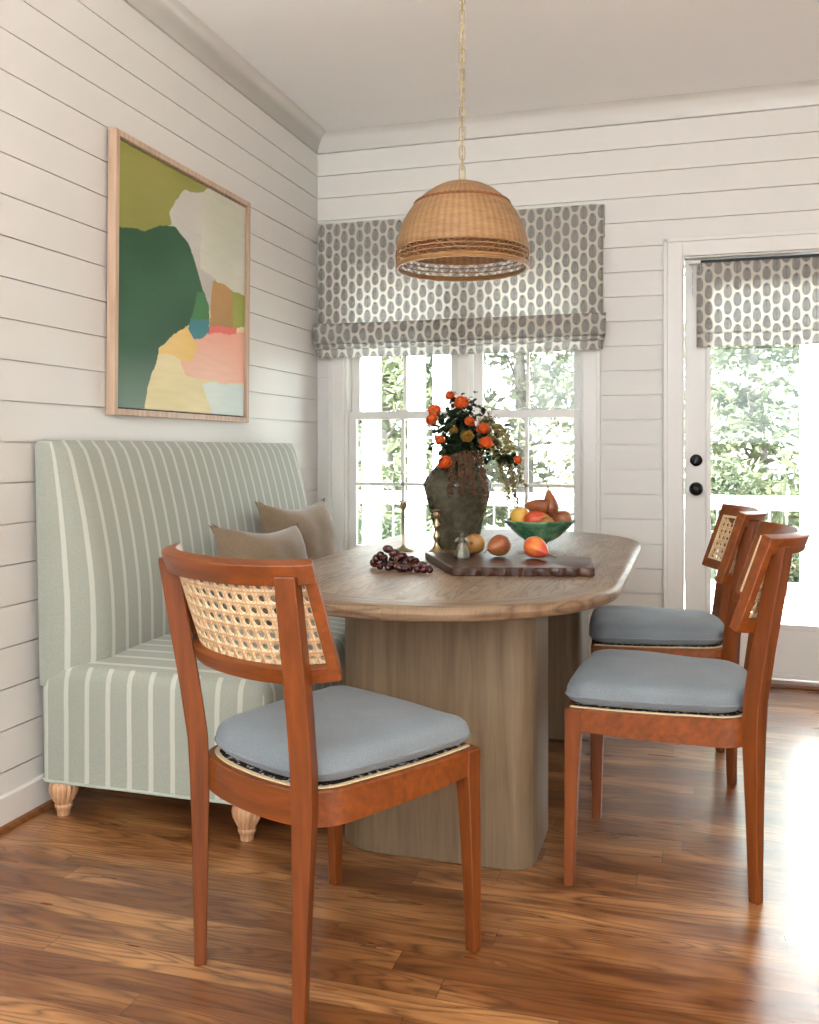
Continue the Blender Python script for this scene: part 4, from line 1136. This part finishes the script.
# scalloped walnut board
def board():
    A, B_, Cc, D = Vector((1.285, -2.085)), Vector((1.688, -1.975)), Vector((1.650, -1.70)), Vector((1.098, -1.715))
    cen = Vector((1.42, -1.86))
    r = empty('serving_board', (cen.x, cen.y, TZ), 0, 'dark walnut serving board with a scalloped front edge on the table', 'board')
    out = []
    def edge(p, q, lobes, amp, n=10):
        d = q - p; nrm = Vector((d.y, -d.x)).normalized()
        for k in range(lobes * n):
            t = k / (lobes * n); out.append(p + d * t + nrm * amp * abs(sin(pi * t * lobes)))
    edge(A, B_, 10, .006); edge(B_, Cc, 4, .002); edge(Cc, D, 2, .001, 4); edge(D, A, 2, .001)
    out = [p - cen for p in out]
    b = MB(); b.loft([[(p.x * k, p.y * k, z_) for p in out] for z_, k in ((0, .985), (.003, 1), (.023, 1), (.026, .985))])
    b.build('board_slab', M['walnut'], r, smooth=True, angle=40)
board(); BZ = TZ + .026

def pear_prof(R, L, neck=.42):
    pts = [(0, -.0)]
    for k in range(1, 25):
        t = k / 25; a = pi * t
        r_ = sin(a) ** .8; w = 1 - (1 - neck) * max(0, (t - .38) / .62) ** 1.1 * 1.15
        pts.append((R * r_ * w, L * (1 - cos(a)) / 2))
    pts.append((0, L)); return pts
def fruit(name, loc, R, L, neck, rot, mat, lab, grp, cat='pear', stem=True, bend=.0):
    r = empty(name, loc, 0, lab, cat, grp); r.rotation_euler = Vector(rot).to_track_quat('Z', 'Y').to_euler()
    b = MB(); b.lathe([(x, z_ - L * .4) for x, z_ in pear_prof(R, L, neck)], 28, None, False, lambda a, z_: 1 + .03 * sin(2 * a + 1) + .02 * sin(3 * a))
    b.build('flesh', mat, r, smooth=True, angle=180)
    if stem:
        b = MB(); b.tube([(0, 0, L * .585), (.001, .001, L * .60 + .008), (.005 + bend * .3, 0, L * .6 + .02), (.012 + bend, 0, L * .6 + .028)], [.0022, .0016, .0015, .002], 6); b.build('stem', M['stemwood'], r)
    else:
        b = MB(); b.lathe([(0, -.0), (.006, 0), (.005, .003), (0, .003)], 8, Matrix.Translation((0, 0, -L * .4 - .0015)), False); b.build('calyx', M['stemwood'], r)
    return r
g = 'pears lying on the walnut board'
fruit('pear', (1.275, -1.735, BZ + .036), .036, .075, .55, (.15, .95, -.1), M['fr_gold'], 'golden brown pear on the board, blossom end facing out, beside the pewter angel', g, stem=False)
fruit('pear', (1.367, -1.775, BZ + .037), .038, .085, .5, (-.55, -.75, -.22), M['fr_brown'], 'russet pear on the board, between the golden pear and the red one', g, stem=True)
fruit('pear', (1.486, -1.80, BZ + .036), .037, .098, .34, (.72, -.55, -.28), M['fr_ripe'], 'red and gold pear lying at the right of the walnut board', g, stem=True)

# pewter angel bell
r = empty('angel_figurine', (1.258, -1.85, BZ), .2, 'small pewter angel figurine with wings standing on the board', 'figurine')
b = MB(); b.lathe([(0, 0), (.0225, 0), (.0235, .003), (.022, .014), (.019, .028), (.013, .042), (.0085, .050), (.010, .056), (.0105, .061), (.006, .067), (0, .068)], 24, None, False, lambda a, z_: 1 + .05 * cos(9 * a) * (1 if z_ < .04 else 0)); b.build('robe', M['pewter'], r, smooth=True)
b = MB(); b.lathe([(0, -.0075), (.004, -.006), (.0072, 0), (.0055, .005), (0, .0075)], 16, Matrix.Translation((0, 0, .0745)), False); b.tube([(.0075 * cos(k * pi / 8), .0075 * sin(k * pi / 8), .083) for k in range(16)], .0012, 5, True)
b.tube([(0, .006, .076), (0, .0075, .083)], .001, 5)
b.build('head', M['pewter'], r, smooth=True)
for s in (1, -1):
    b = MB(); b.loft([[(s * .004, .006, .044), (s * .004, .009, .044), (s * .005, .009, .062), (s * .005, .006, .062)], [(s * .014, .007, .048), (s * .014, .010, .048), (s * .014, .010, .066), (s * .014, .007, .066)], [(s * .024, .009, .050), (s * .024, .011, .050), (s * .023, .011, .058), (s * .023, .009, .058)]]); b.build('wing', M['pewter'], r, bevel=.001)
    b = MB(); b.tube([(s * .009, 0, .060), (s * .013, -.006, .053), (s * .003, -.013, .054)], [.0035, .003, .0025], 8); b.build('arm', M['pewter'], r, smooth=True)

# bowl of fruit
bc = Vector((1.416, -1.27, TZ))
r = empty('fruit_bowl', bc, 0, 'green glazed footed bowl full of fruit at the far side of the table', 'bowl')
b = MB(); b.lathe([(0, 0), (.038, 0), (.040, .004), (.036, .010), (.031, .018), (.032, .024), (.050, .032), (.078, .050), (.104, .074), (.124, .096), (.131, .102), (.133, .107), (.129, .110), (.124, .107), (.100, .084), (.07, .058), (.04, .040), (0, .034)], 64, None, False, lambda a, z_: 1 + (.012 * sin(11 * a) if z_ > .095 else 0) + .006 * sin(3 * a)); b.build('dish', M['bowl'], r, smooth=True, angle=60)
g = 'fruit piled in the green bowl'
fruit('apple', bc + Vector((-.068, -.02, .112)), .040, .074, .9, (-.2, -.2, 1), M['fr_yellow'], 'yellow and red apple at the left of the bowl', g, 'apple', stem=True)
fruit('pear', bc + Vector((-.008, -.055, .112)), .040, .095, .42, (.95, -.1, .22), M['fr_red'], 'bright red pear lying at the front of the bowl', g)
fruit('pear', bc + Vector((.088, -.01, .112)), .038, .078, .6, (.3, .8, .3), M['fr_brown'], 'russet pear at the right of the bowl', g, stem=False)
fruit('pear', bc + Vector((.042, -.082, .103)), .028, .056, .7, (0, .9, .1), M['fr_gold'], 'small golden pear at the front right of the bowl', g, stem=False)
fruit('pear', bc + Vector((.0, .0, .160)), .031, .095, .36, (-.96, -.05, .05), M['fr_brown'], 'russet pear lying on its side on top of the pile', g, stem=False)
fruit('pear', bc + Vector((.040, .03, .160)), .033, .105, .30, (-.16, 0, 1), M['fr_brown'], 'upright russet pear with a bent stem, topmost in the bowl', g, bend=.012)
fruit('pear', bc + Vector((-.03, .055, .105)), .037, .08, .5, (.3, .9, .1), M['fr_gold'], 'golden pear at the back of the bowl', g)

# grapes
def grapes():
    c = Vector((1.115, -2.02, TZ)); r = empty('grape_bunch', c, 0, 'bunch of dark red grapes lying on the table by the board', 'grapes')
    rnd = random.Random(5); pos = []
    pts = [(374, 563), (381, 555), (388, 549), (377, 558), (385, 563), (392, 560), (396, 566), (394, 553), (402, 556), (404, 562), (408, 568), (400, 569), (413, 566), (416, 561), (420, 567), (425, 570), (429, 569), (411, 559), (388, 568), (418, 571), (380, 568), (405, 570), (399, 562), (391, 566), (410, 564), (422, 565), (384, 558), (398, 557), (407, 560)]
    for i, (x, y) in enumerate(pts):
        # height from overlap: those higher in the frame sit on top or behind
        Y = -2.06 + (571 - y) * .011 + rnd.uniform(-.012, .012); p = at(x, y, Y); p.z = max(p.z, TZ + .0125)
        if y < 560: p = at(x, y, -1.99)
        p.z = max(p.z, TZ + .0125); pos.append(p)
    b = MB(); b.lathe([(0, -.0165)] + [(.0122 * sin(pi * k / 10), -.0165 * cos(pi * k / 10)) for k in range(1, 10)] + [(0, .0165)], 16, None, False)
    g0 = None
    for p in pos:
        if g0 is None: g0 = b.build('grape', M['grape'], r, smooth=True, angle=180); gg = g0
        else: gg = g0.copy(); COL.objects.link(gg)
        gg.location = p - c; gg.rotation_euler = (rnd.uniform(.9, 2.0), 0, rnd.uniform(0, 6.28)); s = rnd.uniform(.85, 1.12); gg.scale = (s, s, s)
    b = MB(); main = [Vector((-.075, .0, .016)), Vector((-.03, .005, .022)), Vector((.02, 0, .018)), Vector((.085, 0, .014))]; b.tube(main, .0018, 6)
    for p in pos:
        q = p - c; m = min(main, key=lambda w: (w - q).length); b.tube([m, (m + q) / 2 + Vector((0, 0, .004)), q], .0009, 5)
    b.build('stem', M['stemwood'], r)
grapes()

# ------------------------------------------------------------------ light
W = bpy.data.worlds.new('sky'); SC.world = W; W.use_nodes = True
bg = W.node_tree.nodes['Background']; bg.inputs[0].default_value = (.83, .925, 1.0, 1); bg.inputs[1].default_value = 9.0
sd = bpy.data.lights.new('sun', 'SUN'); sd.energy = 70; sd.angle = radians(2); sd.color = (1, .98, .95)
sn = bpy.data.objects.new('sun', sd); COL.objects.link(sn); sn.rotation_euler = Vector((-.58, -.48, .58)).to_track_quat('Z', 'Y').to_euler()
vs_ = SC.view_settings; vs_.view_transform = 'Standard'; vs_.look = 'None'; vs_.gamma = 1; vs_.exposure = -.06; vs_.use_curve_mapping = False
